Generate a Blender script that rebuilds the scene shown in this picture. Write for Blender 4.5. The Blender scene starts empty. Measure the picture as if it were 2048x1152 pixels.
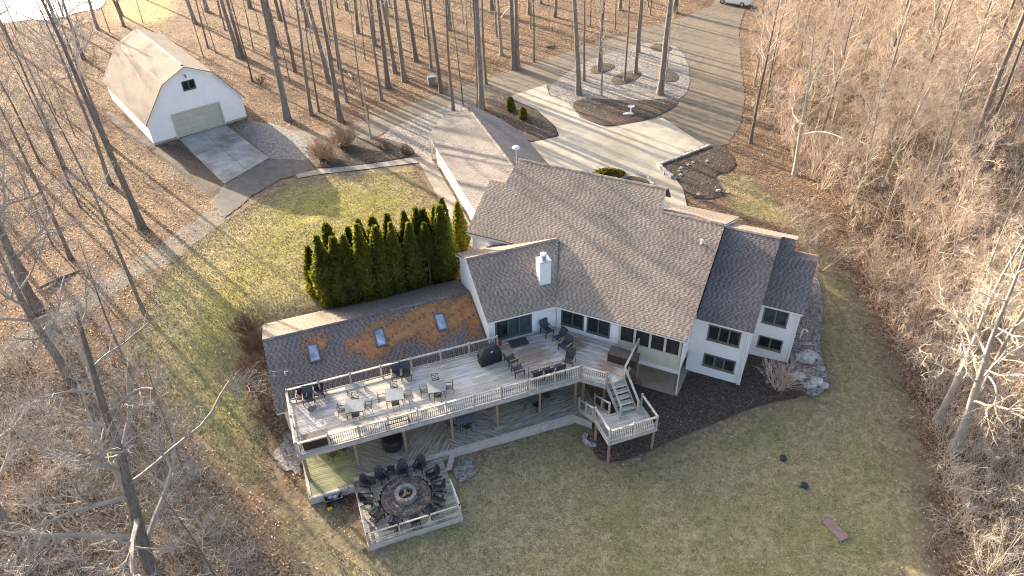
import bpy, math, random
import numpy as np
from mathutils import Vector, Matrix
from mathutils.geometry import delaunay_2d_cdt

# ------------------------------------------------------------------ camera, sky, sun, exposure
scene = bpy.context.scene
col = scene.collection
CAM_H = 33.5
FPX, PITCH, ROLL = 1480.0, math.radians(37.45), math.radians(-1.62)
SUN_AZ, SUN_EL = math.radians(134.0), math.radians(15.5)

cam_data = bpy.data.cameras.new('camera')
cam = bpy.data.objects.new('camera', cam_data)
col.objects.link(cam)
cam_data.sensor_fit = 'HORIZONTAL'
cam_data.sensor_width = 36.0
cam_data.lens = 36.0 * FPX / 2048.0
cam_data.clip_start = 0.5
cam_data.clip_end = 5000.0
_f = np.array([0, math.cos(PITCH), -math.sin(PITCH)])
_u = np.array([0, math.sin(PITCH), math.cos(PITCH)])
_r = np.array([1.0, 0, 0])
_r2 = math.cos(ROLL) * _r + math.sin(ROLL) * _u
_u2 = -math.sin(ROLL) * _r + math.cos(ROLL) * _u
CM = np.array([_r2, -_u2, _f])
cam.matrix_world = Matrix(((_r2[0], _u2[0], -_f[0], 0), (_r2[1], _u2[1], -_f[1], 0), (_r2[2], _u2[2], -_f[2], CAM_H), (0, 0, 0, 1)))
scene.camera = cam

world = bpy.data.worlds.new('World')
scene.world = world
world.use_nodes = True
wn = world.node_tree
bg = wn.nodes['Background']
sky = wn.nodes.new('ShaderNodeTexSky')
sky.sky_type = 'NISHITA'
sky.sun_disc = False
sky.sun_elevation = SUN_EL
sky.sun_rotation = math.pi / 2 - SUN_AZ
sky.air_density = 0.7
sky.dust_density = 3.5
sky.ozone_density = 0.2
wn.links.new(sky.outputs[0], bg.inputs[0])
bg.inputs[1].default_value = 0.15

sun_data = bpy.data.lights.new('sun', 'SUN')
sun_data.energy = 5.0
sun_data.angle = math.radians(0.6)
sun_data.color = (1.0, 0.82, 0.61)
sun = bpy.data.objects.new('sun', sun_data)
col.objects.link(sun)
sd = Vector((math.cos(SUN_EL) * math.cos(SUN_AZ), math.cos(SUN_EL) * math.sin(SUN_AZ), math.sin(SUN_EL)))
sun.rotation_euler = sd.to_track_quat('Z', 'Y').to_euler()
sun.location = (-60, 60, 60)

vs = scene.view_settings
vs.view_transform = 'Standard'
vs.look = 'None'
vs.exposure = 1.85
scene.cycles.use_denoising = True
scene.cycles.denoising_input_passes = 'RGB_ALBEDO_NORMAL'
scene.cycles.denoising_prefilter = 'NONE'
scene.cycles.pixel_filter_type = 'BLACKMAN_HARRIS'
scene.cycles.filter_width = 1.1
vs.gamma = 1.0
vs.use_curve_mapping = False

# ------------------------------------------------------------------ measuring: pixels of the photograph to points on known planes
ORG = np.array([0, 0, CAM_H])
def ray(x, y):
    return CM.T @ np.array([(x - 1024.0) / FPX, (y - 576.0) / FPX, 1.0])
def P(x, y, z=0.0):
    d = ray(x, y)
    return ORG + d * ((z - CAM_H) / d[2])
def hd(q):
    return np.array([math.cos(q), math.sin(q), 0.0])
UP = np.array([0, 0, 1.0])
_b = math.radians(18.87)
A, AP = hd(_b - math.pi / 4), hd(_b + math.pi / 4)      # main block: along the eaves, away from the lawn
B, BP = hd(_b), hd(_b + math.pi / 2)                    # deck wing
GD, GN = hd(_b - math.pi / 2), hd(_b)                   # garage: along ridge (towards house), across
_d = math.radians(37.75)
D, DP = hd(_d), hd(_d + math.pi / 2)                    # barn
O = P(1111.3, 612.5, 2.1)
O[2] = 0.0
def ab(u, v, z=0.0):
    return O + A * u + AP * v + UP * z
def bb(p, q, z=0.0):
    return O + B * p + BP * q + UP * z
def on_vertical(x, y, pt, e):
    n = np.array([-e[1], e[0], 0])
    r = ray(x, y)
    return ORG + r * (n @ (pt - ORG) / (n @ r))
def bpq(x, y, z):
    q = P(x, y, z) - O
    return q @ B, q @ BP

# ------------------------------------------------------------------ mesh helpers
def rnd(a, b):
    return random.uniform(a, b)
def norm(v):
    v = np.asarray(v, float)
    return v / (np.linalg.norm(v) + 1e-12)

class MB:
    """collects vertices and faces of one mesh"""
    def __init__(self):
        self.v, self.f, self.n = [], [], 0
        self.mi = []
        self.tone = []
    def add(self, verts, faces, mi=0, tone=None):
        b = self.n
        self.v.extend([tuple(map(float, q)) for q in verts])
        self.n += len(verts)
        for f in faces:
            self.f.append(tuple(i + b for i in f))
            self.mi.append(mi)
            if tone is not None:
                self.tone.append(tone)
        return self
    def box(self, c, x, y, z, mi=0, tone=None):
        """c centre; x, y, z half vectors"""
        c, x, y, z = (np.asarray(k, float) for k in (c, x, y, z))
        vv = [c + sx * x + sy * y + sz * z for sz in (-1, 1) for sy in (-1, 1) for sx in (-1, 1)]
        return self.add(vv, [(0, 2, 3, 1), (4, 5, 7, 6), (0, 1, 5, 4), (2, 6, 7, 3), (0, 4, 6, 2), (1, 3, 7, 5)], mi, tone)
    def abox(self, x0, x1, y0, y1, z0, z1, mi=0):
        return self.box(((x0 + x1) / 2, (y0 + y1) / 2, (z0 + z1) / 2), ((x1 - x0) / 2, 0, 0), (0, (y1 - y0) / 2, 0), (0, 0, (z1 - z0) / 2), mi)
    def bar(self, a, b, w, h, up=UP, mi=0):
        """box from a to b; w across, h along up"""
        a, b = np.asarray(a, float), np.asarray(b, float)
        d = norm(b - a)
        s = np.cross(d, up)
        if np.linalg.norm(s) < 1e-4:
            s = np.array([1.0, 0, 0])
        s = norm(s)
        t = norm(np.cross(s, d))
        return self.box((a + b) / 2, (b - a) / 2, s * w / 2, t * h / 2, mi)
    def prism(self, poly, lift, mi=0, side=None):
        n = len(poly)
        poly = [np.asarray(q, float) for q in poly]
        lift = np.asarray(lift, float)
        b = self.n
        self.add(poly + [q + lift for q in poly], [tuple(range(n))[::-1], tuple(range(n, 2 * n))], mi)
        for i in range(n):
            j = (i + 1) % n
            self.f.append((b + i, b + j, b + n + j, b + n + i))
            self.mi.append(mi if side is None else side)
        return self
    def tube(self, path, radii, n=6, cap=True, mi=0):
        path = np.asarray(path, float)
        k = len(path)
        tang = np.gradient(path, axis=0)
        tang /= (np.linalg.norm(tang, axis=1, keepdims=True) + 1e-12)
        ref = np.array([0.0, 0, 1.0]) if abs(tang[0][2]) < 0.9 else np.array([1.0, 0, 0])
        s = np.cross(tang, ref)
        s /= (np.linalg.norm(s, axis=1, keepdims=True) + 1e-12)
        t = np.cross(s, tang)
        ang = np.arange(n) * 2 * math.pi / n
        rr = np.asarray(radii, float).reshape(-1, 1, 1)
        ring = path[:, None, :] + rr * (np.cos(ang)[None, :, None] * s[:, None, :] + np.sin(ang)[None, :, None] * t[:, None, :])
        b = self.n
        self.v.extend(map(tuple, ring.reshape(-1, 3)))
        self.n += k * n
        for i in range(k - 1):
            for j in range(n):
                j2 = (j + 1) % n
                self.f.append((b + i * n + j, b + i * n + j2, b + (i + 1) * n + j2, b + (i + 1) * n + j))
                self.mi.append(mi)
        if cap:
            self.f.append(tuple(b + j for j in range(n))[::-1]); self.mi.append(mi)
            self.f.append(tuple(b + (k - 1) * n + j for j in range(n))); self.mi.append(mi)
        return self
    def lathe(self, c, prof, n=16, mi=0, axis=None):
        """prof: list of (radius, height) from c upwards"""
        c = np.asarray(c, float)
        b = self.n
        for r, h in prof:
            for j in range(n):
                a = j * 2 * math.pi / n
                self.v.append((c[0] + r * math.cos(a), c[1] + r * math.sin(a), c[2] + h))
        self.n += len(prof) * n
        for i in range(len(prof) - 1):
            for j in range(n):
                j2 = (j + 1) % n
                self.f.append((b + i * n + j, b + i * n + j2, b + (i + 1) * n + j2, b + (i + 1) * n + j)); self.mi.append(mi)
        self.f.append(tuple(b + j for j in range(n))[::-1]); self.mi.append(mi)
        self.f.append(tuple(b + (len(prof) - 1) * n + j for j in range(n))); self.mi.append(mi)
        return self
    def mesh(self, name, mats, base=None, smooth=False):
        me = bpy.data.meshes.new(name)
        v = np.array(self.v, float).reshape(-1, 3)
        if base is not None:
            v = v - np.asarray(base, float)
        me.from_pydata(v.tolist(), [], self.f)
        if not isinstance(mats, (list, tuple)):
            mats = [mats]
        for m in mats:
            me.materials.append(m)
        if len(mats) > 1:
            me.polygons.foreach_set('material_index', self.mi)
        if self.tone:
            at = me.attributes.new('tone', 'FLOAT', 'FACE')
            at.data.foreach_set('value', self.tone)
        if smooth:
            me.polygons.foreach_set('use_smooth', [True] * len(me.polygons))
        me.update()
        return me

def link(name, data, parent=None, loc=(0, 0, 0), rotz=0.0):
    o = bpy.data.objects.new(name, data)
    col.objects.link(o)
    o.location = tuple(float(k) for k in loc)
    if rotz:
        o.rotation_euler = (0, 0, rotz)
    if parent is not None:
        o.parent = parent
    return o
def tag(o, label=None, cat=None, group=None, kind=None):
    if label: o['label'] = label
    if cat: o['category'] = cat
    if group: o['group'] = group
    if kind: o['kind'] = kind
    return o
BASE = {}
def thing(name, label, cat, loc, rotz=0.0, group=None):
    o = link(name, None, None, loc, rotz)
    o.empty_display_size = 0.3
    tag(o, label, cat, group)
    BASE[o.name] = np.array(loc, float)
    return o
def part(name, mb, mats, parent, base=None, smooth=False, kind=None, label=None):
    """mesh given in world coordinates, put under an unrotated thing"""
    if base is None:
        r = parent
        while r.parent is not None:
            r = r.parent
        base = BASE[r.name]
    o = link(name, mb.mesh(name, mats, base, smooth), parent)
    if kind: o['kind'] = kind
    if label: o['label'] = label
    return o
def lpart(name, mb, mats, parent, smooth=False, loc=(0, 0, 0), rotz=0.0):
    """mesh given in the parent's own coordinates"""
    return link(name, mb.mesh(name, mats, None, smooth), parent, loc, rotz)
def copy_tree(o, parent=None):
    c = o.copy()
    col.objects.link(c)
    c.parent = parent
    for ch in list(o.children):
        copy_tree(ch, c)
    return c
def place(proto, used, loc, rotz, label, group=None, scale=None):
    """the prototype itself first, copies after that"""
    o = proto if not used else copy_tree(proto)
    used.append(o)
    o.location = tuple(float(k) for k in loc)
    o.rotation_euler = (0, 0, rotz)
    if scale is not None:
        o.scale = scale if isinstance(scale, (tuple, list)) else (scale,) * 3
    o['label'] = label
    if group: o['group'] = group
    return o

# ------------------------------------------------------------------ materials
MATS = {}
def nmat(name):
    m = bpy.data.materials.new(name)
    m.use_nodes = True
    MATS[name] = m
    nt = m.node_tree
    return m, nt, nt.nodes['Principled BSDF']
def N(nt, typ, **kw):
    n = nt.nodes.new(typ)
    for k, v in kw.items():
        if k.startswith('i_'):
            n.inputs[k[2:].replace('_', ' ')].default_value = v
        else:
            setattr(n, k, v)
    return n
def ramp(nt, fac, stops, interp='LINEAR'):
    r = nt.nodes.new('ShaderNodeValToRGB')
    r.color_ramp.interpolation = interp
    els = r.color_ramp.elements
    while len(els) < len(stops):
        els.new(0.5)
    for e, (p, c) in zip(els, stops):
        e.position = p
        e.color = (*c, 1) if len(c) == 3 else c
    nt.links.new(fac, r.inputs[0])
    return r.outputs[0]
def mixc(nt, fac, a, b, blend='MIX'):
    m = nt.nodes.new('ShaderNodeMix')
    m.data_type = 'RGBA'
    m.blend_type = blend
    for sock, val in ((m.inputs[0], fac), (m.inputs[6], a), (m.inputs[7], b)):
        if hasattr(val, 'links'):
            nt.links.new(val, sock)
        elif isinstance(val, (int, float)):
            sock.default_value = val
        else:
            sock.default_value = (*val, 1)
    return m.outputs[2]
def math_(nt, op, a, b=None, clamp=False):
    m = nt.nodes.new('ShaderNodeMath')
    m.operation = op
    m.use_clamp = clamp
    for i, val in enumerate((a, b)):
        if val is None: continue
        if hasattr(val, 'links'):
            nt.links.new(val, m.inputs[i])
        else:
            m.inputs[i].default_value = val
    return m.outputs[0]
def coords(nt, kind='Object', scale=(1, 1, 1), rot=(0, 0, 0)):
    tc = nt.nodes.new('ShaderNodeTexCoord')
    mp = nt.nodes.new('ShaderNodeMapping')
    mp.inputs['Scale'].default_value = scale
    mp.inputs['Rotation'].default_value = rot
    nt.links.new(tc.outputs[kind], mp.inputs[0])
    return mp.outputs[0]
def geo_pos(nt, scale=(1, 1, 1), rot=(0, 0, 0)):
    g = nt.nodes.new('ShaderNodeNewGeometry')
    mp = nt.nodes.new('ShaderNodeMapping')
    mp.inputs['Scale'].default_value = scale
    mp.inputs['Rotation'].default_value = rot
    nt.links.new(g.outputs['Position'], mp.inputs[0])
    return mp.outputs[0]
def noise(nt, vec, scale, detail=4, rough=0.6):
    n = nt.nodes.new('ShaderNodeTexNoise')
    n.inputs['Scale'].default_value = scale
    n.inputs['Detail'].default_value = detail
    n.inputs['Roughness'].default_value = rough
    nt.links.new(vec, n.inputs['Vector'])
    return n.outputs[0]
def voro(nt, vec, scale, out='Color', rand=1.0):
    n = nt.nodes.new('ShaderNodeTexVoronoi')
    n.inputs['Scale'].default_value = scale
    n.inputs['Randomness'].default_value = rand
    nt.links.new(vec, n.inputs['Vector'])
    return n.outputs[out]
def bump(nt, bsdf, height, strength, dist=0.02):
    b = nt.nodes.new('ShaderNodeBump')
    b.inputs['Strength'].default_value = strength
    b.inputs['Distance'].default_value = dist
    nt.links.new(height, b.inputs['Height'])
    nt.links.new(b.outputs[0], bsdf.inputs['Normal'])
def obj_random(nt):
    return nt.nodes.new('ShaderNodeObjectInfo').outputs['Random']
def attr(nt, name):
    a = nt.nodes.new('ShaderNodeAttribute')
    a.attribute_name = name
    return a.outputs['Fac']
def sep_x(nt, color):
    s = nt.nodes.new('ShaderNodeSeparateColor')
    nt.links.new(color, s.inputs[0])
    return s.outputs

def plain(name, c1, c2, scale=6.0, rough=0.7, metallic=0.0, stretch=(1, 1, 1), rnd_amt=0.0, bmp=0.0, detail=5, world_rot=0.0):
    """two colours mixed by noise, optional variation from piece to piece"""
    m, nt, b = nmat(name)
    vec = coords(nt, 'Object', stretch, (0, 0, world_rot))
    n = noise(nt, vec, scale, detail)
    c = ramp(nt, n, [(0.3, c1), (0.7, c2)])
    if rnd_amt:
        r = obj_random(nt)
        f = math_(nt, 'MULTIPLY_ADD', r, 2 * rnd_amt)
        f.node.inputs[2].default_value = 1.0 - rnd_amt
        hsv = N(nt, 'ShaderNodeHueSaturation')
        nt.links.new(c, hsv.inputs['Color'])
        nt.links.new(f, hsv.inputs['Value'])
        c = hsv.outputs[0]
    nt.links.new(c, b.inputs['Base Color'])
    b.inputs['Roughness'].default_value = rough
    b.inputs['Metallic'].default_value = metallic
    if bmp:
        bump(nt, b, n, bmp)
    return m
random.seed(7)
rng = np.random.default_rng(7)

def wood_mat(name, pale, mid, dark, green=None, gamt=0.0, rot=0.0, stains=()):
    """weathered boards: long streaks along the grain, board to board variation, algae in places"""
    m, nt, b = nmat(name)
    vec = geo_pos(nt, (1, 1, 1), (0, 0, rot))
    mp = N(nt, 'ShaderNodeMapping'); mp.inputs['Scale'].default_value = (0.55, 7.0, 7.0)
    nt.links.new(vec, mp.inputs[0])
    streak = noise(nt, mp.outputs[0], 1.6, 6, 0.7)
    big = noise(nt, vec, 0.45, 3, 0.6)
    c = ramp(nt, streak, [(0.33, dark), (0.5, mid), (0.66, pale)])
    c = mixc(nt, math_(nt, 'MULTIPLY', ramp(nt, big, [(0.5, (0, 0, 0)), (0.75, (1, 1, 1))]), 0.75), c, tuple(0.62 * k for k in mid))
    if green is not None:
        g = ramp(nt, noise(nt, vec, 0.33, 4, 0.6), [(0.42, (0, 0, 0)), (0.62, (1, 1, 1))])
        c = mixc(nt, math_(nt, 'MULTIPLY', g, gamt), c, green)
    for (sx, sy, sr, sc) in stains:          # worn patches with the bare brown wood showing
        gp = nt.nodes.new('ShaderNodeNewGeometry')
        ds = nt.nodes.new('ShaderNodeVectorMath'); ds.operation = 'DISTANCE'
        nt.links.new(gp.outputs['Position'], ds.inputs[0]); ds.inputs[1].default_value = (sx, sy, -0.05)
        k = math_(nt, 'ADD', math_(nt, 'DIVIDE', ds.outputs['Value'], sr), math_(nt, 'MULTIPLY', math_(nt, 'SUBTRACT', streak, 0.5), 2.4))
        c = mixc(nt, math_(nt, 'MULTIPLY', ramp(nt, k, [(0.55, (1, 1, 1)), (1.0, (0, 0, 0))]), 0.75), c, sc)
    r = obj_random(nt)
    f = math_(nt, 'MULTIPLY_ADD', r, 0.34); f.node.inputs[2].default_value = 0.83
    hsv = N(nt, 'ShaderNodeHueSaturation'); nt.links.new(c, hsv.inputs['Color']); nt.links.new(f, hsv.inputs['Value'])
    nt.links.new(hsv.outputs[0], b.inputs['Base Color'])
    b.inputs['Roughness'].default_value = 0.75
    bump(nt, b, streak, 0.3, 0.01)
    return m

M_DECK = wood_mat('weathered_deck_boards', (0.70, 0.68, 0.66), (0.53, 0.51, 0.48), (0.26, 0.21, 0.165), (0.42, 0.39, 0.22), 0.35, -_b, [(*P(1062, 708, -0.05)[:2], 1.6, (0.27, 0.17, 0.10)), (*P(1010, 700, -0.05)[:2], 1.0, (0.34, 0.25, 0.17))])
M_DECKA = wood_mat('weathered_deck_boards_side', (0.68, 0.66, 0.64), (0.49, 0.465, 0.44), (0.21, 0.16, 0.12), (0.32, 0.24, 0.16), 0.3, -_b + math.pi / 4, [(*P(1150, 690, -0.05)[:2], 1.1, (0.22, 0.15, 0.10)), (*P(1215, 735, -0.05)[:2], 0.8, (0.24, 0.16, 0.11))])
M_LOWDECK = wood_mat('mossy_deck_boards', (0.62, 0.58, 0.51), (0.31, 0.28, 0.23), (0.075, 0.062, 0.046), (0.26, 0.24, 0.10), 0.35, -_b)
M_RAIL = plain('weathered_railing_wood', (0.34, 0.295, 0.245), (0.54, 0.50, 0.445), 5, 0.75, stretch=(1, 1, 1), rnd_amt=0.12)
M_POST = plain('treated_post_wood', (0.25, 0.16, 0.085), (0.36, 0.25, 0.145), 5, 0.7, rnd_amt=0.12)
M_RIM = plain('grey_rim_board', (0.38, 0.33, 0.28), (0.56, 0.51, 0.46), 3, 0.75, rnd_amt=0.1)
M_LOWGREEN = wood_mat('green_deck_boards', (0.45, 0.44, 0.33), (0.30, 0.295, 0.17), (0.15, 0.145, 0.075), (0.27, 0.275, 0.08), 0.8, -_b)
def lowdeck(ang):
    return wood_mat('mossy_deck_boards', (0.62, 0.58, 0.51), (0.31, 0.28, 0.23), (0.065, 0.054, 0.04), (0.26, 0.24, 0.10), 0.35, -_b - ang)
M_BLACK = plain('black_metal', (0.012, 0.012, 0.014), (0.03, 0.03, 0.034), 8, 0.45)
M_PLASTIC = plain('black_chair_plastic', (0.016, 0.017, 0.02), (0.035, 0.037, 0.042), 9, 0.5, rnd_amt=0.25)
M_SLING = plain('slate_sling_fabric', (0.035, 0.045, 0.06), (0.06, 0.072, 0.09), 14, 0.8, rnd_amt=0.15)
M_ARMWOOD = plain('tan_arm_wood', (0.30, 0.18, 0.09), (0.42, 0.27, 0.14), 9, 0.5)
M_TABLE = plain('grey_table_top', (0.15, 0.175, 0.195), (0.21, 0.24, 0.26), 4, 0.4)
M_BROWNBOX = plain('brown_storage_plastic', (0.035, 0.024, 0.018), (0.055, 0.038, 0.03), 6, 0.5)
M_COVER = plain('black_grill_cover', (0.010, 0.010, 0.012), (0.022, 0.022, 0.025), 3, 0.6, bmp=0.3)
M_WHITE = plain('white_trim_paint', (0.74, 0.73, 0.70), (0.80, 0.79, 0.77), 3, 0.5)
M_SIDING = plain('off_white_siding', (0.75, 0.715, 0.69), (0.81, 0.78, 0.76), 1.3, 0.55)
M_BARNSIDE = plain('white_vinyl_siding', (0.73, 0.72, 0.71), (0.80, 0.79, 0.775), 1.3, 0.5)
M_CREAM = plain('cream_trim_paint', (0.52, 0.49, 0.38), (0.62, 0.59, 0.47), 3, 0.55)
M_BRONZE = plain('bronze_window_frame', (0.16, 0.125, 0.08), (0.24, 0.19, 0.125), 6, 0.45)
M_DARKFRAME = plain('dark_grey_frame', (0.08, 0.078, 0.075), (0.13, 0.125, 0.12), 6, 0.45)
M_GARDOOR = plain('beige_garage_door', (0.42, 0.40, 0.33), (0.50, 0.48, 0.40), 1.5, 0.5)
M_FOUND = plain('grey_foundation', (0.25, 0.24, 0.21), (0.38, 0.36, 0.32), 3, 0.85)

def glass_mat(name, c, rough=0.06):
    m, nt, b = nmat(name)
    v = coords(nt, 'Object', (1, 1, 1))
    n = noise(nt, v, 1.4, 4)
    nt.links.new(ramp(nt, n, [(0.3, tuple(0.4 * k for k in c)), (0.7, tuple(1.5 * k for k in c))]), b.inputs['Base Color'])
    b.inputs['Roughness'].default_value = rough
    b.inputs['IOR'].default_value = 1.5
    return m
M_GLASS = glass_mat('dark_window_glass', (0.022, 0.028, 0.036))
M_GLASSB = glass_mat('curtained_window_glass', (0.05, 0.075, 0.095))
M_SCREEN = plain('dark_insect_screen', (0.012, 0.012, 0.012), (0.035, 0.036, 0.036), 2.5, 0.7)
M_SKYGLASS = glass_mat('sky_reflection_glass', (0.30, 0.37, 0.45), 0.05)  # pale blue base colour stands in for the reflected sky

# shingles: tone is stored per tab
def shingle_mat(name, dark, mid, light):
    m, nt, b = nmat(name)
    t = attr(nt, 'tone')
    c = ramp(nt, t, [(0.0, dark), (0.45, mid), (1.0, light)])
    g = geo_pos(nt)
    n = noise(nt, g, 0.35, 4)
    c = mixc(nt, 0.55, c, ramp(nt, n, [(0.3, (0.62, 0.6, 0.58)), (0.7, (1.25, 1.22, 1.18))]), 'MULTIPLY')
    gr = noise(nt, g, 40, 2)
    c = mixc(nt, 0.35, c, ramp(nt, gr, [(0.3, (0.6, 0.6, 0.6)), (0.7, (1.35, 1.35, 1.35))]), 'MULTIPLY')
    nt.links.new(c, b.inputs['Base Color'])
    b.inputs['Roughness'].default_value = 0.9
    return m
M_SHINGLE = shingle_mat('weathered_brown_shingles', (0.132, 0.106, 0.088), (0.268, 0.22, 0.18), (0.38, 0.322, 0.262))
M_SHINGLE_SHADE = shingle_mat('shaded_slope_shingles', (0.078, 0.068, 0.067), (0.160, 0.142, 0.136), (0.235, 0.208, 0.196))  # darker copy of the roof shingles, shade of the front slopes painted in
M_SHINGLE2 = shingle_mat('grey_garage_shingles', (0.10, 0.092, 0.09), (0.17, 0.158, 0.152), (0.245, 0.228, 0.218))
M_SHINGLEB = shingle_mat('barn_tan_shingles', (0.13, 0.115, 0.098), (0.195, 0.172, 0.146), (0.255, 0.228, 0.195))
M_ROOFDECK = plain('roof_edge_dark', (0.06, 0.055, 0.052), (0.10, 0.09, 0.085), 4, 0.9)

# ------------------------------------------------------------------ terrain heights (upper grade 0, walk-out side about 3 m lower)
_ctl = []
def _c(z, *pts):
    for x, y in pts:
        q = P(x, y, z)
        _ctl.append((q[0], q[1], z))
_c(0, (450, 430), (600, 440), (760, 596), (620, 620), (900, 500), (720, 300), (300, 300), (500, 240), (100, 250), (900, 200), (1100, 250), (1300, 300), (1400, 200), (1480, 330), (1560, 420), (1600, 470), (1650, 300), (1900, 250), (1400, 60), (1000, 60), (700, 60), (300, 60), (1700, 60), (2040, 60), (10, 60), (380, 470), (1480, 420))
_c(-0.25, (300, 520), (1680, 470), (1850, 400)); _c(-0.5, (520, 655), (1640, 500), (200, 560), (30, 450)); _c(-1.0, (1645, 590), (420, 690), (90, 640), (1980, 480))
_c(-1.7, (500, 740), (1780, 620), (280, 740), (30, 740), (1650, 660)); _c(-2.3, (535, 830), (1900, 760), (1640, 745), (150, 880), (420, 860), (1760, 760)); _c(-2.75, (560, 930), (1700, 860), (1880, 930), (400, 1000), (30, 1000))
_c(-3.0, (620, 1008), (1800, 1000), (2000, 950), (500, 1060), (1580, 800), (1480, 790), (1355, 795), (1250, 800)); _c(-3.15, (742, 1112), (926, 1054), (1152, 850), (1222, 925), (1400, 870)); _c(-3.5, (1000, 1140), (1400, 1140), (1700, 1120), (400, 1140), (100, 1140), (2040, 1140), (700, 1150))
for q in ((-18, 0.0), (-14, 0.0), (-9, 0.0), (-4.5, 0.0), (-1, -1), (-9, -3), (-17, -3), (2.5, -3.5), (4.5, -5), (-4, -3)):
    _ctl.append((*bb(*q)[:2], -3.05))
for q in ((6.2, 0), (9, 0.5), (6.2, 3.6), (9, 3.6), (12.3, 2.5), (15, 5.2)):
    _ctl.append((*ab(*q)[:2], -3.05 if q[0] < 13 else -2.85))
for x, y in ((-140, 60), (-140, 150), (0, 180), (140, 150), (120, 60), (-70, 190), (80, 200)):
    _ctl.append((x, y, 0.0))
for x, y in ((-60, 5), (0, 0), (60, 5), (0, -40), (-80, -40), (80, -40)):
    _ctl.append((x, y, -4.0))
_ctl = np.array(_ctl)
def _phi(r2):
    return np.where(r2 > 1e-9, 0.5 * r2 * np.log(r2 + 1e-12), 0.0)
def _tps():
    X = _ctl[:, :2] / 30.0
    n = len(X)
    K = _phi(((X[:, None] - X[None]) ** 2).sum(-1)) + 0.0016 * np.eye(n)
    Pm = np.c_[np.ones(n), X]
    L = np.block([[K, Pm], [Pm.T, np.zeros((3, 3))]])
    return X, np.linalg.solve(L, np.r_[_ctl[:, 2], 0, 0, 0])
_TX, _TW = _tps()
def hgt(x, y):
    x, y = np.asarray(x, float), np.asarray(y, float)
    q = np.stack([np.clip(x, -140, 140).ravel(), np.clip(y, -40, 195).ravel()], 1) / 30.0
    out = np.empty(len(q))
    for i in range(0, len(q), 20000):
        s = q[i:i + 20000]
        out[i:i + 20000] = _phi(((s[:, None] - _TX[None]) ** 2).sum(-1)) @ _TW[:-3] + _TW[-3] + s @ _TW[-2:]
    return np.clip(out, -4.6, 0.12).reshape(x.shape)
def G(x, y, dz=0.0):
    """where the ray of a photograph pixel meets the terrain"""
    z = 0.0
    for _ in range(12):
        q = P(x, y, z)
        z = 0.5 * z + 0.5 * float(hgt(q[0], q[1]))
    q = P(x, y, z)
    return np.array([q[0], q[1], float(hgt(q[0], q[1])) + dz])
def at(q, dz=0.0):
    return np.array([q[0], q[1], float(hgt(q[0], q[1])) + dz])

def sdist(X, Y, poly):
    """signed distance to a polygon, positive inside"""
    poly = np.asarray(poly)[:, :2]
    d = np.full(X.shape, 1e9)
    ins = np.zeros(X.shape, bool)
    n = len(poly)
    for i in range(n):
        a, b = poly[i], poly[(i + 1) % n]
        e = b - a
        t = np.clip(((X - a[0]) * e[0] + (Y - a[1]) * e[1]) / (e @ e + 1e-12), 0, 1)
        d = np.minimum(d, np.hypot(X - a[0] - t * e[0], Y - a[1] - t * e[1]))
        cr = ((a[1] > Y) != (b[1] > Y)) & (X < (b[0] - a[0]) * (Y - a[1]) / (b[1] - a[1] + 1e-12) + a[0])
        ins ^= cr
    return np.where(ins, d, -d)
def pxpoly(pts):
    return np.array([G(*p)[:2] for p in pts])
def smooth_poly(poly, it=2, keep=()):
    poly = np.asarray(poly, float)
    for _ in range(it):
        q = []
        n = len(poly)
        for i in range(n):
            a, b = poly[i], poly[(i + 1) % n]
            q += [0.75 * a + 0.25 * b, 0.25 * a + 0.75 * b]
        poly = np.array(q)
    return poly

LAWN_UP = pxpoly([(447, 440), (520, 395), (590, 358), (690, 345), (828, 325), (880, 400), (925, 480), (915, 560), (880, 578), (745, 602), (620, 630), (525, 652), (505, 720), (515, 800), (560, 960), (480, 980), (400, 880), (300, 790), (250, 700), (270, 620), (330, 530)])
LAWN_LOW = pxpoly([(560, 1010), (610, 1100), (640, 1150), (700, 1300), (1000, 1500), (1500, 1500), (1880, 1300), (1850, 1130), (1830, 1000), (1800, 850), (1760, 720), (1700, 600), (1655, 520), (1632, 500), (1630, 560), (1640, 640), (1655, 790), (1560, 800), (1350, 890), (1210, 930), (1150, 845), (900, 915), (740, 1100), (620, 1000)])
LAWN_L = pxpoly([(230, 700), (480, 860), (560, 990), (600, 1150), (560, 1200), (250, 1200), (60, 1000), (40, 820)])
LAWN_R = pxpoly([(1422, 350), (1460, 340), (1500, 352), (1550, 392), (1590, 430), (1640, 500), (1600, 500), (1560, 450), (1480, 436), (1455, 400)])
TRACK = pxpoly([(450, 420), (470, 440), (390, 490), (250, 575), (120, 660), (0, 740), (-60, 790), (-80, 740), (40, 660), (170, 575), (330, 480), (415, 420)])
FIELD = pxpoly([(205, -10), (230, 40), (300, 48), (345, 30), (350, -10), (390, -60), (120, -90)])

def axis_steps(lo, hi, step, far_lo, far_hi):
    a = list(np.arange(lo, hi, step))
    s, x = step, a[-1]
    while x < far_hi:
        s *= 1.35; x += s; a.append(x)
    s, x = step, a[0]
    pre = []
    while x > far_lo:
        s *= 1.35; x -= s; pre.append(x)
    return np.array(pre[::-1] + a)
gx = axis_steps(-75, 75, 0.5, -2600, 2600)
gy = axis_steps(12, 120, 0.5, -1500, 3500)
GX, GY = np.meshgrid(gx, gy)
GZ = hgt(GX, GY)
near = (np.abs(GX) < 120) & (GY > 0) & (GY < 160)
GZ = GZ + np.where(near, rng.normal(0, 0.012, GX.shape), 0)
nx, ny = len(gx), len(gy)
me = bpy.data.meshes.new('ground')
idx = np.arange(nx * ny).reshape(ny, nx)
quads = np.stack([idx[:-1, :-1], idx[:-1, 1:], idx[1:, 1:], idx[1:, :-1]], -1).reshape(-1, 4)
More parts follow.
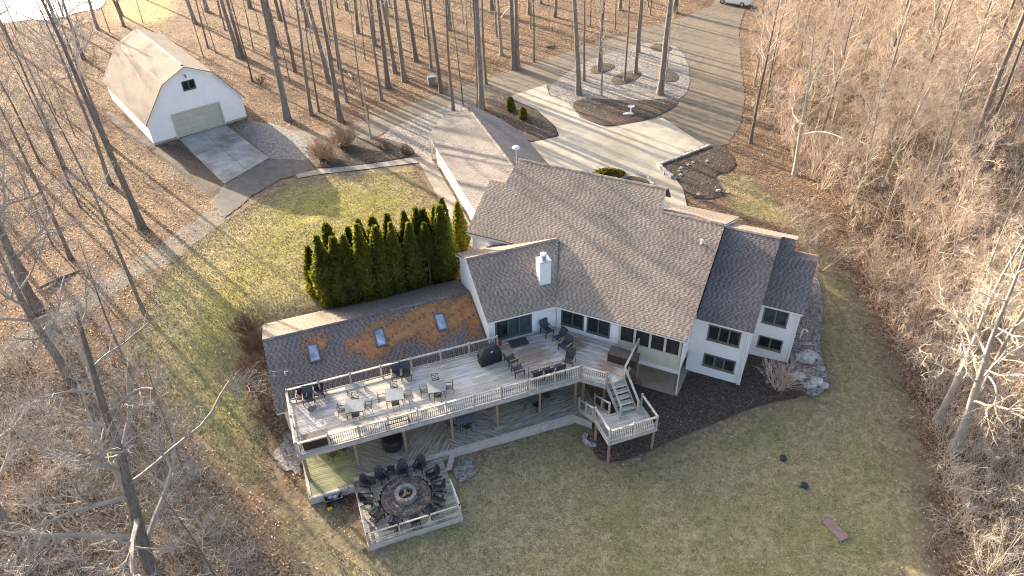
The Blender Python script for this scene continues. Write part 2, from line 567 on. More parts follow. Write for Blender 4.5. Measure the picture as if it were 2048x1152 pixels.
me.from_pydata(np.stack([GX, GY, GZ], -1).reshape(-1, 3).tolist(), [], quads.tolist())
me.polygons.foreach_set('use_smooth', [True] * len(me.polygons))
def ss(x, a, b):
    t = np.clip((x - a) / (b - a), 0, 1)
    return t * t * (3 - 2 * t)
d_up, d_low, d_r = sdist(GX, GY, LAWN_UP), sdist(GX, GY, LAWN_LOW), sdist(GX, GY, LAWN_R)
lawn = np.maximum.reduce([ss(d_up, -3.6, 3.0), ss(d_low, -5.0, 3.0), ss(d_r, -1.0, 1.0), 0.62 * ss(sdist(GX, GY, LAWN_L), -4, 5)])
lush = ss(d_up, 0.5, 5.0) * ss(GX, P(330, 640)[0], P(480, 600)[0])
track = ss(sdist(GX, GY, TRACK), -0.6, 0.6)
field = ss(sdist(GX, GY, FIELD), -2, 2)
wet = ss(np.hypot(GX - G(1500, 1000)[0], GY - G(1500, 1000)[1]), 4, 20)
for nm, arr in (('lawn', lawn), ('lush', lush), ('track', track), ('field', field)):
    at_ = me.attributes.new(nm, 'FLOAT', 'POINT')
    at_.data.foreach_set('value', arr.ravel().astype(np.float32))

m, nt, b = nmat('woodland_floor_and_lawn')
g = geo_pos(nt)
wob = noise(nt, g, 0.9, 5, 0.7)
wob2 = noise(nt, g, 4.0, 4, 0.7)
cells = sep_x(nt, voro(nt, g, 9.0))[0]
cells2 = sep_x(nt, voro(nt, g, 19.0))[0]
leafmix = math_(nt, 'ADD', math_(nt, 'MULTIPLY', cells, 0.6), math_(nt, 'MULTIPLY', cells2, 0.4))
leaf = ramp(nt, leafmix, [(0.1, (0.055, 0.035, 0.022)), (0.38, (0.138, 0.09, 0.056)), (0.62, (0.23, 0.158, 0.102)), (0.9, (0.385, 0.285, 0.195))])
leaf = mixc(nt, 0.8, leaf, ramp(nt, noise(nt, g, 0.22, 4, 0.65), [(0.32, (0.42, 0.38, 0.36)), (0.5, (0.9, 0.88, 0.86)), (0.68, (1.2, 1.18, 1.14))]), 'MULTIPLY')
fine = noise(nt, g, 26, 3, 0.75)
med = noise(nt, g, 2.3, 5, 0.75)
big = noise(nt, g, 0.20, 4, 0.6)
grass = ramp(nt, math_(nt, 'ADD', math_(nt, 'MULTIPLY', fine, 0.5), math_(nt, 'MULTIPLY', med, 0.5)), [(0.36, (0.165, 0.135, 0.06)), (0.5, (0.34, 0.28, 0.145)), (0.64, (0.53, 0.445, 0.27))])
grass_g = ramp(nt, fine, [(0.3, (0.10, 0.13, 0.03)), (0.55, (0.185, 0.225, 0.055)), (0.75, (0.32, 0.345, 0.125))])
grass = mixc(nt, math_(nt, 'MULTIPLY', ramp(nt, math_(nt, 'ADD', big, math_(nt, 'MULTIPLY', wob, 0.35)), [(0.64, (0, 0, 0)), (0.85, (1, 1, 1))]), 0.7), grass, grass_g)
lush_c = ramp(nt, fine, [(0.3, (0.16, 0.15, 0.03)), (0.5, (0.30, 0.275, 0.062)), (0.72, (0.46, 0.41, 0.14))])
grass = mixc(nt, math_(nt, 'MULTIPLY', attr(nt, 'lush'), ramp(nt, big, [(0.35, (0.45, 0.45, 0.45)), (0.6, (0.95, 0.95, 0.95))])), grass, lush_c)
brown = ramp(nt, wob, [(0.35, (0.10, 0.075, 0.05)), (0.65, (0.22, 0.17, 0.115))])
lw = attr(nt, 'lawn')
edge = math_(nt, 'ADD', lw, math_(nt, 'MULTIPLY', math_(nt, 'SUBTRACT', wob, 0.5), 0.9))
edge = ramp(nt, edge, [(0.42, (0, 0, 0)), (0.58, (1, 1, 1))])
thin = ramp(nt, math_(nt, 'ADD', lw, math_(nt, 'MULTIPLY', math_(nt, 'SUBTRACT', wob2, 0.5), 1.3)), [(0.55, (0, 0, 0)), (1.1, (1, 1, 1))])
c = mixc(nt, edge, leaf, mixc(nt, thin, brown, grass))
trk = ramp(nt, math_(nt, 'ADD', attr(nt, 'track'), math_(nt, 'MULTIPLY', math_(nt, 'SUBTRACT', wob, 0.5), 1.2)), [(0.45, (0, 0, 0)), (0.8, (1, 1, 1))])
c = mixc(nt, math_(nt, 'MULTIPLY', trk, 0.75), c, ramp(nt, med, [(0.3, (0.13, 0.12, 0.105)), (0.7, (0.27, 0.25, 0.21))]))
c = mixc(nt, attr(nt, 'field'), c, ramp(nt, med, [(0.3, (0.28, 0.22, 0.10)), (0.7, (0.42, 0.34, 0.17))]))
nt.links.new(c, b.inputs['Base Color'])
b.inputs['Roughness'].default_value = 0.92
b.inputs['Specular IOR Level'].default_value = 0.2
hh = math_(nt, 'ADD', math_(nt, 'MULTIPLY', leafmix, 0.8), math_(nt, 'MULTIPLY', fine, 0.5))
bump(nt, b, hh, 0.7, 0.06)
me.materials.append(m)
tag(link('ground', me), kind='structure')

# ------------------------------------------------------------------ draped sheets: drives, gravel, beds
def drape(name, poly, mat, lift, step=0.8, kind='structure', rough_edge=0.0, thick=0.0):
    poly = np.asarray(poly, float)
    dense = []
    n = len(poly)
    for i in range(n):
        a, b_ = poly[i], poly[(i + 1) % n]
        k = max(1, int(np.linalg.norm(b_ - a) / (0.35 if rough_edge else step)))
        for j in range(k):
            dense.append(a + (b_ - a) * j / k)
    dense = np.array(dense)
    if rough_edge:
        dense = dense + rng.normal(0, rough_edge, dense.shape)
    x0, y0 = dense.min(0); x1, y1 = dense.max(0)
    X, Y = np.meshgrid(np.arange(x0, x1, step), np.arange(y0, y1, step))
    X = X + rng.uniform(-.1, .1, X.shape) * step; Y = Y + rng.uniform(-.1, .1, Y.shape) * step
    sdv = sdist(X, Y, dense)
    inner = np.stack([X[sdv > step * 0.35], Y[sdv > step * 0.35]], 1)
    allp = np.r_[dense, inner]
    nb = len(dense)
    r = delaunay_2d_cdt([Vector(q) for q in allp.tolist()], [(i, (i + 1) % nb) for i in range(nb)], [list(range(nb))], 1, 1e-4)
    vs_, fs = r[0], r[2]
    va = np.array([tuple(q) for q in vs_])
    z = hgt(va[:, 0], va[:, 1]) + lift
    if thick:
        dd = np.abs(sdist(va[:, 0], va[:, 1], dense))
        z = z + thick * np.clip(dd / 0.5, 0, 1) + np.where(dd > 0.1, rng.normal(0, thick * 0.12, len(z)), 0)
    cen = np.array([va[list(f)].mean(0) for f in fs])
    keep = sdist(cen[:, 0], cen[:, 1], dense) > -1e-3
    fs = [list(f) for f, k in zip(fs, keep) if k]
    me = bpy.data.meshes.new(name)
    me.from_pydata(np.c_[va, z].tolist(), [], fs)
    me.materials.append(mat)
    me.polygons.foreach_set('use_smooth', [True] * len(me.polygons))
    o = link(name, me)
    o['kind'] = kind
    return o
def sheet_mat(name, stops, scale, rough=0.85, bmp=0.3, cells=0.0, stain=None, dist=0.03, stainscale=0.3):
    m, nt, b = nmat(name)
    g = geo_pos(nt)
    n = noise(nt, g, scale, 6, 0.7)
    if cells:
        v = sep_x(nt, voro(nt, g, cells))[0]
        n = math_(nt, 'ADD', math_(nt, 'MULTIPLY', n, 0.35), math_(nt, 'MULTIPLY', v, 0.65))
    c = ramp(nt, n, stops)
    if stain:
        s = ramp(nt, noise(nt, g, stainscale, 5, 0.65), [(0.42, (0, 0, 0)), (0.68, (1, 1, 1))])
        c = mixc(nt, math_(nt, 'MULTIPLY', s, stain[1]), c, stain[0])
    nt.links.new(c, b.inputs['Base Color'])
    b.inputs['Roughness'].default_value = rough
    bump(nt, b, n, bmp, dist)
    return m
M_ASPH = sheet_mat('worn_asphalt', [(0.3, (0.075, 0.064, 0.050)), (0.5, (0.125, 0.107, 0.083)), (0.72, (0.19, 0.165, 0.13))], 1.3, stain=((0.20, 0.16, 0.105), 0.6), stainscale=0.16)
M_GRAVEL = sheet_mat('pale_gravel', [(0.2, (0.11, 0.098, 0.088)), (0.5, (0.215, 0.195, 0.178)), (0.8, (0.35, 0.325, 0.30))], 3, cells=9, bmp=0.8)
M_CONC = sheet_mat('driveway_concrete', [(0.3, (0.30, 0.272, 0.218)), (0.55, (0.40, 0.37, 0.305)), (0.75, (0.47, 0.44, 0.375))], 0.9, bmp=0.1, stain=((0.27, 0.225, 0.145), 0.6), stainscale=0.22)
M_PAD = sheet_mat('barn_pad_concrete', [(0.3, (0.24, 0.24, 0.23)), (0.55, (0.37, 0.365, 0.35)), (0.75, (0.46, 0.455, 0.44))], 0.7, bmp=0.1, stain=((0.10, 0.095, 0.085), 0.75), stainscale=0.3)
M_MULCH = sheet_mat('dark_mulch', [(0.2, (0.030, 0.022, 0.017)), (0.5, (0.060, 0.044, 0.034)), (0.85, (0.12, 0.088, 0.066))], 5, cells=11, bmp=0.9)
M_LEAFMULCH = sheet_mat('leaf_covered_mulch', [(0.25, (0.020, 0.014, 0.011)), (0.55, (0.050, 0.034, 0.025)), (0.92, (0.17, 0.11, 0.075))], 4, cells=9, bmp=0.9, stain=((0.028, 0.02, 0.016), 0.85), stainscale=0.5)
M_WATER, nt, b = nmat('pond_water')
b.inputs['Base Color'].default_value = (0.05, 0.06, 0.06, 1)
b.inputs['Roughness'].default_value = 0.12
bump(nt, b, noise(nt, geo_pos(nt), 1.2, 3), 0.05, 0.02)

drape('driveway', pxpoly([(448, 438), (418, 405), (452, 368), (470, 256), (498, 240), (560, 258), (640, 264), (700, 251), (800, 216), (905, 180), (1000, 150), (1100, 115), (1200, 84), (1300, 55), (1370, 34), (1420, 14), (1440, -8), (1500, -60), (1560, -60), (1490, 20), (1478, 60), (1482, 120), (1490, 200), (1480, 250), (1455, 290), (1410, 296), (1300, 300), (1100, 240), (1016, 215), (930, 215), (862, 224), (752, 274), (700, 300), (650, 318), (612, 346), (560, 358), (505, 392)]), M_ASPH, 0.03, 1.2, rough_edge=0.06)
drape('gravel_island', smooth_poly(pxpoly([(1088, 181), (1150, 135), (1200, 112), (1290, 85), (1345, 87), (1376, 118), (1381, 180), (1352, 205), (1300, 240), (1220, 258), (1160, 235), (1120, 205)]), 1), M_GRAVEL, 0.06, 1.0)
drape('gravel_strip', smooth_poly(pxpoly([(752, 273), (860, 223), (935, 200), (940, 260), (900, 320), (872, 320), (838, 317), (822, 292), (790, 283)]), 1), M_GRAVEL, 0.05, 1.0)
drape('asphalt_shadow_patch', pxpoly([(449, 437), (425, 405), (452, 370), (541, 317), (625, 300), (645, 316), (612, 346), (560, 358), (505, 392)]), sheet_mat('shadowed_asphalt', [(0.3, (0.045, 0.044, 0.043)), (0.5, (0.075, 0.073, 0.07)), (0.72, (0.12, 0.116, 0.11))], 1.5), 0.045, 0.8, rough_edge=0.08)  # darker sheet that paints the barn's shadow onto the asphalt
drape('gravel_apron', pxpoly([(474, 257), (500, 246), (540, 246), (600, 268), (628, 300), (612, 320), (540, 318)]), sheet_mat('dark_gravel', [(0.2, (0.09, 0.088, 0.085)), (0.5, (0.15, 0.148, 0.145)), (0.85, (0.24, 0.235, 0.23))], 3, cells=7), 0.05, 1.0, rough_edge=0.1)
drape('concrete_apron', pxpoly([(1016, 195), (1092, 170), (1099, 192), (1137, 208), (1162, 238), (1214, 257), (1325, 237), (1408, 291), (1316, 327), (1240, 365), (1140, 365), (1050, 330), (1040, 290), (1064, 286), (1118, 274), (1112, 255), (1075, 222)]), M_CONC, 0.085, 1.0)
drape('sidewalk', pxpoly([(1245, 352), (1314, 326), (1343, 348), (1366, 380), (1373, 412), (1365, 440), (1310, 430), (1320, 390), (1300, 368)]), M_CONC, 0.10, 0.8)
M_WALK = sheet_mat('shaded_walk_concrete', [(0.3, (0.20, 0.185, 0.16)), (0.55, (0.28, 0.262, 0.23)), (0.75, (0.34, 0.32, 0.285))], 0.9, bmp=0.1, stain=((0.17, 0.145, 0.11), 0.6), stainscale=0.5)  # greyer concrete, the shade over this walk put into its colour
drape('sidewalk', pxpoly([(590, 350), (640, 339), (740, 329), (830, 315), (862, 314), (900, 380), (948, 462), (950, 500), (925, 482), (880, 402), (838, 326), (740, 338), (640, 349), (597, 357)]), M_WALK, 0.055, 0.8)
drape('concrete_pad', pxpoly([(357, 278), (449, 369), (540, 317), (450, 249)]), M_FOUND, 0.025, 0.8)
for nm, pts, mt, lift in (
    ('mulch_bed', [(613, 325), (622, 300), (660, 280), (740, 277), (785, 281), (824, 294), (829, 313), (740, 328), (640, 339)], M_LEAFMULCH, 0.06),
    ('mulch_bed', [(1138, 207), (1175, 196), (1265, 204), (1352, 196), (1356, 212), (1300, 240), (1216, 257), (1165, 238)], M_LEAFMULCH, 0.09),
    ('mulch_bed', [(965, 192), (1012, 194), (1075, 222), (1112, 256), (1118, 273), (1064, 287), (1030, 270), (985, 225)], M_LEAFMULCH, 0.09),
    ('mulch_bed', [(1178, 140), (1200, 126), (1225, 128), (1232, 136), (1205, 148), (1185, 149)], M_MULCH, 0.09),
    ('mulch_bed', [(1217, 160), (1250, 143), (1280, 141), (1284, 152), (1260, 168), (1230, 172)], M_MULCH, 0.09),
    ('mulch_bed', [(1298, 92), (1320, 87), (1345, 95), (1340, 105), (1305, 104)], M_MULCH, 0.09),
    ('mulch_bed', [(1322, 140), (1348, 144), (1360, 155), (1350, 166), (1326, 164)], M_MULCH, 0.09),
    ('mulch_bed', [(1314, 331), (1402, 294), (1440, 290), (1472, 318), (1465, 345), (1425, 350), (1440, 375), (1458, 392), (1400, 402), (1368, 384), (1345, 352)], M_LEAFMULCH, 0.07),
    ('mulch_bed', [(1240, 362), (1262, 352), (1300, 362), (1310, 385), (1260, 385)], M_MULCH, 0.12),
    ('mulch_bed', [(296, 300), (357, 280), (449, 370), (440, 390), (418, 398), (345, 340)], M_MULCH, 0.015),
    ('mulch_bed', [(205, 222), (225, 224), (318, 288), (302, 304), (255, 275)], M_MULCH, 0.015),
    ('mulch_bed', [(525, 655), (745, 604), (910, 566), (945, 545), (945, 600), (745, 650), (525, 690)], M_LEAFMULCH, 0.05)):
    drape(nm, smooth_poly(pxpoly(pts), 2), mt, lift, 0.6, thick=0.05)
drape('mulch_bed', smooth_poly(pxpoly([(1180, 900), (1205, 927), (1262, 920), (1350, 878), (1450, 838), (1545, 802), (1625, 790), (1615, 740), (1575, 700), (1480, 700), (1380, 720), (1270, 730), (1220, 790), (1200, 860)]), 2), M_MULCH, 0.06, 0.6, thick=0.05)
drape('gravel_bed', smooth_poly(pxpoly([(1628, 545), (1645, 585), (1645, 640), (1637, 700), (1657, 760), (1650, 785), (1622, 798), (1600, 780), (1575, 735), (1585, 640), (1605, 560)]), 2), M_GRAVEL, 0.10, 0.6, thick=0.03)
drape('gravel_bed', smooth_poly(pxpoly([(905, 955), (915, 920), (940, 915), (955, 935), (945, 960), (925, 968)]), 2), M_GRAVEL, 0.05, 0.5, rough_edge=0.08)
drape('gravel_bed', smooth_poly(pxpoly([(545, 905), (575, 850), (600, 900), (608, 940), (580, 950), (550, 930)]), 2), M_GRAVEL, 0.05, 0.5, rough_edge=0.1)
pond = MB()
pp = [np.array([*q, 0.05]) for q in smooth_poly([P(x, y, 0.05)[:2] for x, y in ((-160, -80), (-120, 50), (0, 48), (60, 38), (110, 40), (160, 22), (205, 18), (215, -10), (200, -60), (60, -110))], 2)]
pond.add(pp, [tuple(range(len(pp)))])
tag(link('pond', pond.mesh('pond', M_WATER)), kind='structure')
# ------------------------------------------------------------------ building helpers
def scan(poly, y):
    xs = []
    n = len(poly)
    for i in range(n):
        (x0, y0), (x1, y1) = poly[i], poly[(i + 1) % n]
        if (y0 > y) != (y1 > y):
            xs.append(x0 + (x1 - x0) * (y - y0) / (y1 - y0))
    xs.sort()
    return list(zip(xs[::2], xs[1::2]))

def shingle_field(poly, origin, e, s, nrm, row=0.15, seed=0, plain_tone=False):
    """laid courses of staggered tabs over a roof plane; poly in (along eave, up slope)"""
    r = random.Random(seed)
    mb = MB()
    ys = [q[1] for q in poly]
    y = min(ys)
    while y < max(ys) - 0.02:
        y1 = min(y + row, max(ys))
        for x0, x1 in scan(poly, (y + y1) / 2):
            x = x0 - r.uniform(0, 0.5)
            dark = r.random() < 0.5
            while x < x1:
                w = r.uniform(0.12, 0.20) if dark else r.uniform(0.12, 0.22)
                a_, b_ = max(x, x0), min(x + w, x1)
                if b_ - a_ > 0.004:
                    t = (r.uniform(0.14, 0.36) if dark else r.uniform(0.48, 0.84))
                    h = 0.010 if dark else 0.015
                    q0 = origin + e * a_ + s * y
                    q1 = origin + e * b_ + s * y
                    q2 = origin + e * b_ + s * (y1 + 0.005)
                    q3 = origin + e * a_ + s * (y1 + 0.005)
                    mb.add([q0 + nrm * h, q1 + nrm * h, q2 + nrm * 0.004, q3 + nrm * 0.004, q0, q1], [(0, 1, 2, 3), (4, 5, 1, 0)], 0, t)
                x += w
                dark = not dark
        y += row
    return mb

def roof_plane(parent, pts, mat, edges, name='roof', seed=0, row=0.15, thick=0.06, fascia_mat=None, fh=0.17):
    """pts: 3D outline on one plane (first edge along the eave, anticlockwise from above); edges: indices that get a fascia board"""
    pts = [np.asarray(q, float) for q in pts]
    e = norm(np.array([pts[1][0] - pts[0][0], pts[1][1] - pts[0][1], 0]))
    nrm = None
    for i in range(2, len(pts)):
        c = np.cross(pts[1] - pts[0], pts[i] - pts[0])
        if np.linalg.norm(c) > 1e-3:
            nrm = norm(c); break
    if nrm[2] < 0: nrm = -nrm
    s = norm(np.cross(nrm, e))
    if s[2] < 0: s = -s
    slab = MB().prism([q - nrm * thick for q in pts], nrm * thick, 0)
    o = part(name, slab, [M_ROOFDECK], parent)
    poly = [((q - pts[0]) @ e, (q - pts[0]) @ s) for q in pts]
    part('shingles', shingle_field(poly, pts[0] + nrm * 0.002, e, s, nrm, row, seed), mat, o, kind='stuff')
    cen = sum(pts) / len(pts)
    for i in edges:
        a_, b_ = pts[i], pts[(i + 1) % len(pts)]
        d = norm(b_ - a_)
        inw = np.cross(nrm, d)
        if inw @ (cen - a_) < 0: inw = -inw
        off = inw * 0.035 - nrm * thick
        mb = MB().prism([a_ + off - UP * fh, b_ + off - UP * fh, b_ + off, a_ + off], inw * 0.03)
        part('fascia', mb, fascia_mat or M_WHITE, o)
    return o

def siding_wall(parent, o3, e, n, poly, holes, mat, lap=0.19, name='wall', thick=0.16):
    """lapped boards on a vertical wall; poly and holes in (along, z)"""
    mb = MB()
    zs = [q[1] for q in poly]
    cuts = set()
    z = min(zs)
    while z < max(zs):
        cuts.add(round(z, 4)); z += lap
    cuts.add(round(max(zs), 4))
    for h in holes:
        cuts.add(round(h[2], 4)); cuts.add(round(h[3], 4))
    cuts = sorted(c for c in cuts if min(zs) - 1e-6 <= c <= max(zs) + 1e-6)
    zmin = min(zs)
    for z0, z1 in zip(cuts[:-1], cuts[1:]):
        if z1 - z0 < 1e-3: continue
        zm = (z0 + z1) / 2
        ivs = scan(poly, zm)
        for h in holes:
            if h[2] < zm < h[3]:
                nv = []
                for a_, b_ in ivs:
                    if h[1] <= a_ or h[0] >= b_:
                        nv.append((a_, b_)); continue
                    if h[0] > a_: nv.append((a_, h[0]))
                    if h[1] < b_: nv.append((h[1], b_))
                ivs = nv
        k = math.floor((zm - zmin) / lap)
        f0 = ((z0 - zmin) / lap - k); f1 = ((z1 - zmin) / lap - k)
        d0, d1 = 0.034 * (1 - f0) + 0.004, 0.034 * (1 - f1) + 0.004
        for a_, b_ in ivs:
            q = lambda s_, zz, dd: o3 + e * s_ + UP * zz + n * dd
            mb.add([q(a_, z0, d0), q(b_, z0, d0), q(b_, z1, d1), q(a_, z1, d1), q(a_, z0, 0.0), q(b_, z0, 0.0)], [(0, 1, 2, 3), (4, 5, 1, 0)])
            mb.add([q(a_, z0, -thick), q(b_, z0, -thick), q(b_, z1, -thick), q(a_, z1, -thick)], [(3, 2, 1, 0)])
    return part(name, mb, mat, parent)

def window(parent, o3, e, n, s0, s1, z0, z1, panes, frame, glass, depth=0.07, fw=0.07, name='window', low=None):
    """frame set in an opening, panes recessed behind it"""
    q = lambda s_, zz, dd: o3 + e * s_ + UP * zz + n * dd
    mb = MB()
    hw = 0.045
    for (a_, b_, c_, d_) in ((s0 - 0.03, s1 + 0.03, z1 - fw, z1 + 0.03), (s0 - 0.03, s1 + 0.03, z0 - 0.03, z0 + fw), (s0 - 0.03, s0 + fw, z0 + fw, z1 - fw), (s1 - fw, s1 + 0.03, z0 + fw, z1 - fw)):
        mb.box(q((a_ + b_) / 2, (c_ + d_) / 2, 0.0), e * (b_ - a_) / 2, n * hw, UP * (d_ - c_) / 2)
    w = part(name, mb, frame, parent)
    W = (s1 - s0 - 2 * fw) / panes
    for i in range(panes):
        a_ = s0 + fw + W * i
        g_ = glass[i % len(glass)] if isinstance(glass, (list, tuple)) else glass
        part('pane', MB().box(q(a_ + W / 2, (z0 + z1) / 2, -0.045), e * W / 2, n * 0.01, UP * ((z1 - z0) / 2 - fw)), g_, w)
        if i:
            part('mullion', MB().box(q(a_, (z0 + z1) / 2, 0.008), e * 0.05, n * 0.042, UP * ((z1 - z0) / 2 - fw)), frame, w)
    part('sill', MB().box(q((s0 + s1) / 2, z0 - 0.05, 0.045), e * ((s1 - s0) / 2 + 0.06), n * 0.05, UP * 0.019), frame, w)
    return w
def trim(parent, a_, b_, w, t, n, mat=None, name='corner_trim'):
    return part(name, MB().bar(a_, b_, w, t, n), mat or M_WHITE, parent)

# ------------------------------------------------------------------ house
house = thing('house', 'rambling off-white house with brown shingle roofs above the timber deck', 'house', ab(2, 6, -3.4))
TA = 0.4557
def za(v):                       # main front slope
    return 2.1 + TA * v
# main front slope, one plane with stepped ridges
main_pts = [ab(-0.0, 0, za(0)), ab(8.97, 0, za(0)), ab(8.97, 8.4, za(8.4)), ab(4.32, 8.4, za(8.4)), ab(4.32, 10.2, za(10.2)), ab(-7.35, 10.2, za(10.2)), ab(-7.45, 8.0, za(8.0)), ab(-8.75, 8.0, za(8.0)), ab(-8.62, 3.52, za(3.52)), ab(-1.3, 3.52, za(3.52)), ab(-1.75, 4.7, za(4.7))]
rf = roof_plane(house, main_pts, M_SHINGLE, (0, 1, 5, 7, 8), seed=1)
zb = za(8.4)
roof_plane(house, [ab(8.97, 16.6, zb - 0.5 * 8.2), ab(4.32, 16.6, zb - 0.5 * 8.2), ab(4.32, 8.4, zb), ab(8.97, 8.4, zb)], M_SHINGLE, (0, 3), seed=2)
zb3 = za(8.0)
roof_plane(house, [ab(-7.35, 10.6, zb3 - 1.2), ab(-8.75, 10.6, zb3 - 1.2), ab(-8.75, 8.0, zb3), ab(-7.35, 8.0, zb3)], M_SHINGLE, (3,), seed=3)
zr = za(10.2)
roof_plane(house, [ab(4.45, 11.2, zr - 1.2), ab(-7.5, 11.2, zr - 1.2), ab(-7.5, 10.2, zr), ab(4.45, 10.2, zr)], M_SHINGLE, (), seed=4)
def ridge_cap(parent, a_, b_, mat=M_SHINGLE):
    mb = MB()
    d = norm(np.asarray(b_) - a_)
    L = np.linalg.norm(np.asarray(b_) - a_)
    s = norm(np.cross(d, UP))
    x = 0
    r = random.Random(int(L * 100))
    while x < L - 0.05:
        w = min(0.26, L - x)
        p0, p1 = a_ + d * x, a_ + d * (x + w)
        for sg in (-1, 1):
            mb.add([p0 + UP * 0.055, p1 + UP * 0.04, p1 + s * sg * 0.15 - UP * 0.02, p0 + s * sg * 0.15 - UP * 0.005], [(0, 1, 2, 3) if sg < 0 else (3, 2, 1, 0)], 0, r.uniform(0.2, 0.9))
        x += w
    return part('ridge_cap', mb, mat, parent, kind='stuff')
ridge_cap(rf, ab(-7.4, 10.2, zr), ab(4.4, 10.2, zr))
ridge_cap(rf, ab(4.32, 8.4, zb), ab(8.97, 8.4, zb))

# middle block (towards the woods)
TM = math.tan(math.radians(27))
zm = lambda v: 2.0 + TM * (v - 2.62)
rm = roof_plane(house, [ab(8.92, 2.62, zm(2.62)), ab(12.64, 2.62, zm(2.62)), ab(12.64, 9.15, zm(9.15)), ab(8.92, 9.15, zm(9.15))], M_SHINGLE_SHADE, (0, 1), seed=5)
zmb = lambda v: zm(9.15) - 0.52 * (v - 9.15)
roof_plane(house, [ab(13.65, 13.6, zmb(13.6)), ab(8.97, 13.6, zmb(13.6)), ab(8.97, 9.15, zmb(9.15)), ab(12.64, 9.15, zmb(9.15)), ab(12.66, 10.45, zmb(10.45)), ab(13.65, 10.45, zmb(10.45))], M_SHINGLE, (0, 5), seed=6)
ridge_cap(rm, ab(8.98, 9.15, zm(9.15)), ab(12.64, 9.15, zm(9.15)))
# end block
TR = math.tan(math.radians(28))
zrr = lambda v: 2.1 + TR * (v - 5.7)
re_ = roof_plane(house, [ab(12.58, 5.7, zrr(5.7)), ab(15.26, 5.7, zrr(5.7)), ab(15.26, 9.25, zrr(9.25)), ab(13.62, 9.25, zrr(9.25)), ab(13.62, 10.45, zrr(10.45)), ab(12.66, 10.45, zrr(10.45))], M_SHINGLE_SHADE, (0, 1), seed=7)
zre = zrr(9.25)
roof_plane(house, [ab(15.26, 13.2, zre - 0.5 * 3.95), ab(13.62, 13.2, zre - 0.5 * 3.95), ab(13.62, 9.25, zre), ab(15.26, 9.25, zre)], M_SHINGLE, (0, 3), seed=8)
# gable over the sliding door
TC = math.tan(math.radians(27))
zc = lambda q: 2.1 + TC * (q - 0.03)
RCQ = 4.45
rc = roof_plane(house, [bb(-4.84, 0.03, zc(0.03)), bb(0.02, 0.03, zc(0.03)), bb(2.05, RCQ, zc(RCQ)), bb(-4.84, RCQ, zc(RCQ))], M_SHINGLE, (0, 3), seed=9)
zcb = lambda q: zc(RCQ) - 0.5 * (q - RCQ)
roof_plane(house, [bb(1.2, 7.4, zcb(7.4)), bb(-4.84, 7.4, zcb(7.4)), bb(-4.84, RCQ, zcb(RCQ)), bb(2.0, RCQ, zcb(RCQ))], M_SHINGLE, (0, 1), seed=10)
ridge_cap(rc, bb(-4.84, RCQ, zc(RCQ)), bb(1.9, RCQ, zc(RCQ)))
# garage
GE, GW = 2.6, 8.36
g0 = P(856.6, 271.7, GE); g0[2] = 0
gg = lambda s, t, z=0.0: g0 + GD * s + GN * t + UP * z
TG = 0.48
zg = GE + TG * GW / 2
rg = roof_plane(house, [gg(0, 0, GE), gg(18.5, 0, GE), gg(18.5, GW / 2, zg), gg(0.9, GW / 2, zg), gg(-1.7, GW / 2 - 1.5, zg - 0.72), gg(-1.5, GW / 2 - 2.5, zg - 1.2)], M_SHINGLE2, (0,), seed=11)
rg2 = roof_plane(house, [gg(14.5, GW, GE), gg(2.6, GW, GE), gg(0.4, GW - 1.2, GE + TG * 1.2), gg(-1.7, GW / 2 + 0.2, zg - 0.1), gg(0.9, GW / 2, zg), gg(14.5, GW / 2, zg)], M_SHINGLE2, (0,), seed=12)
ridge_cap(rg, gg(0.9, GW / 2, zg), gg(12, GW / 2, zg))
# deck wing (lower roof with skylights)
WE, WR, WF = -0.6, 1.33, 0.09
TW_ = (WR - WE) / 5.1
wing = [bb(-19.04, -0.42, WE), bb(-4.7, -0.42, WE), bb(-4.7, 4.68, WR), bb(-19.04, 4.68, WR)]
rw = roof_plane(house, wing, M_SHINGLE_SHADE, (0, 3), seed=13)
rw2 = roof_plane(house, [bb(-4.7, 7.96, WF), bb(-19.04, 7.96, WF), bb(-19.04, 4.68, WR), bb(-4.7, 4.68, WR)], M_SHINGLEB, (0, 1), seed=14)  # sunward slope in paler shingles than the shaded front copy
ridge_cap(rw, bb(-19.04, 4.68, WR), bb(-4.8, 4.68, WR), M_SHINGLE_SHADE)

# ---- walls
WV = 0.45
h_front = []
wf_o, wf_e, wf_n = ab(0, WV), A, -AP
def hole(o3, e, bl, tr):
    """opening from two photograph pixels on a wall plane"""
    a_, b_ = on_vertical(*bl, o3, e), on_vertical(*tr, o3, e)
    return ((a_ - o3) @ e, (b_ - o3) @ e, a_[2], b_[2])
w1 = (0.28, 1.88, 0.36, 1.86)
w2 = (2.15, 3.75, 0.30, 1.80)
siding_wall(house, wf_o, wf_e, wf_n, [(-0.1, -0.35), (4.4, -0.35), (4.4, 2.15), (-0.1, 2.15)], [w1, w2], M_SIDING)
for w_ in (w1, w2):
    window(house, wf_o, wf_e, wf_n, *w_, 2, M_DARKFRAME, M_GLASS)
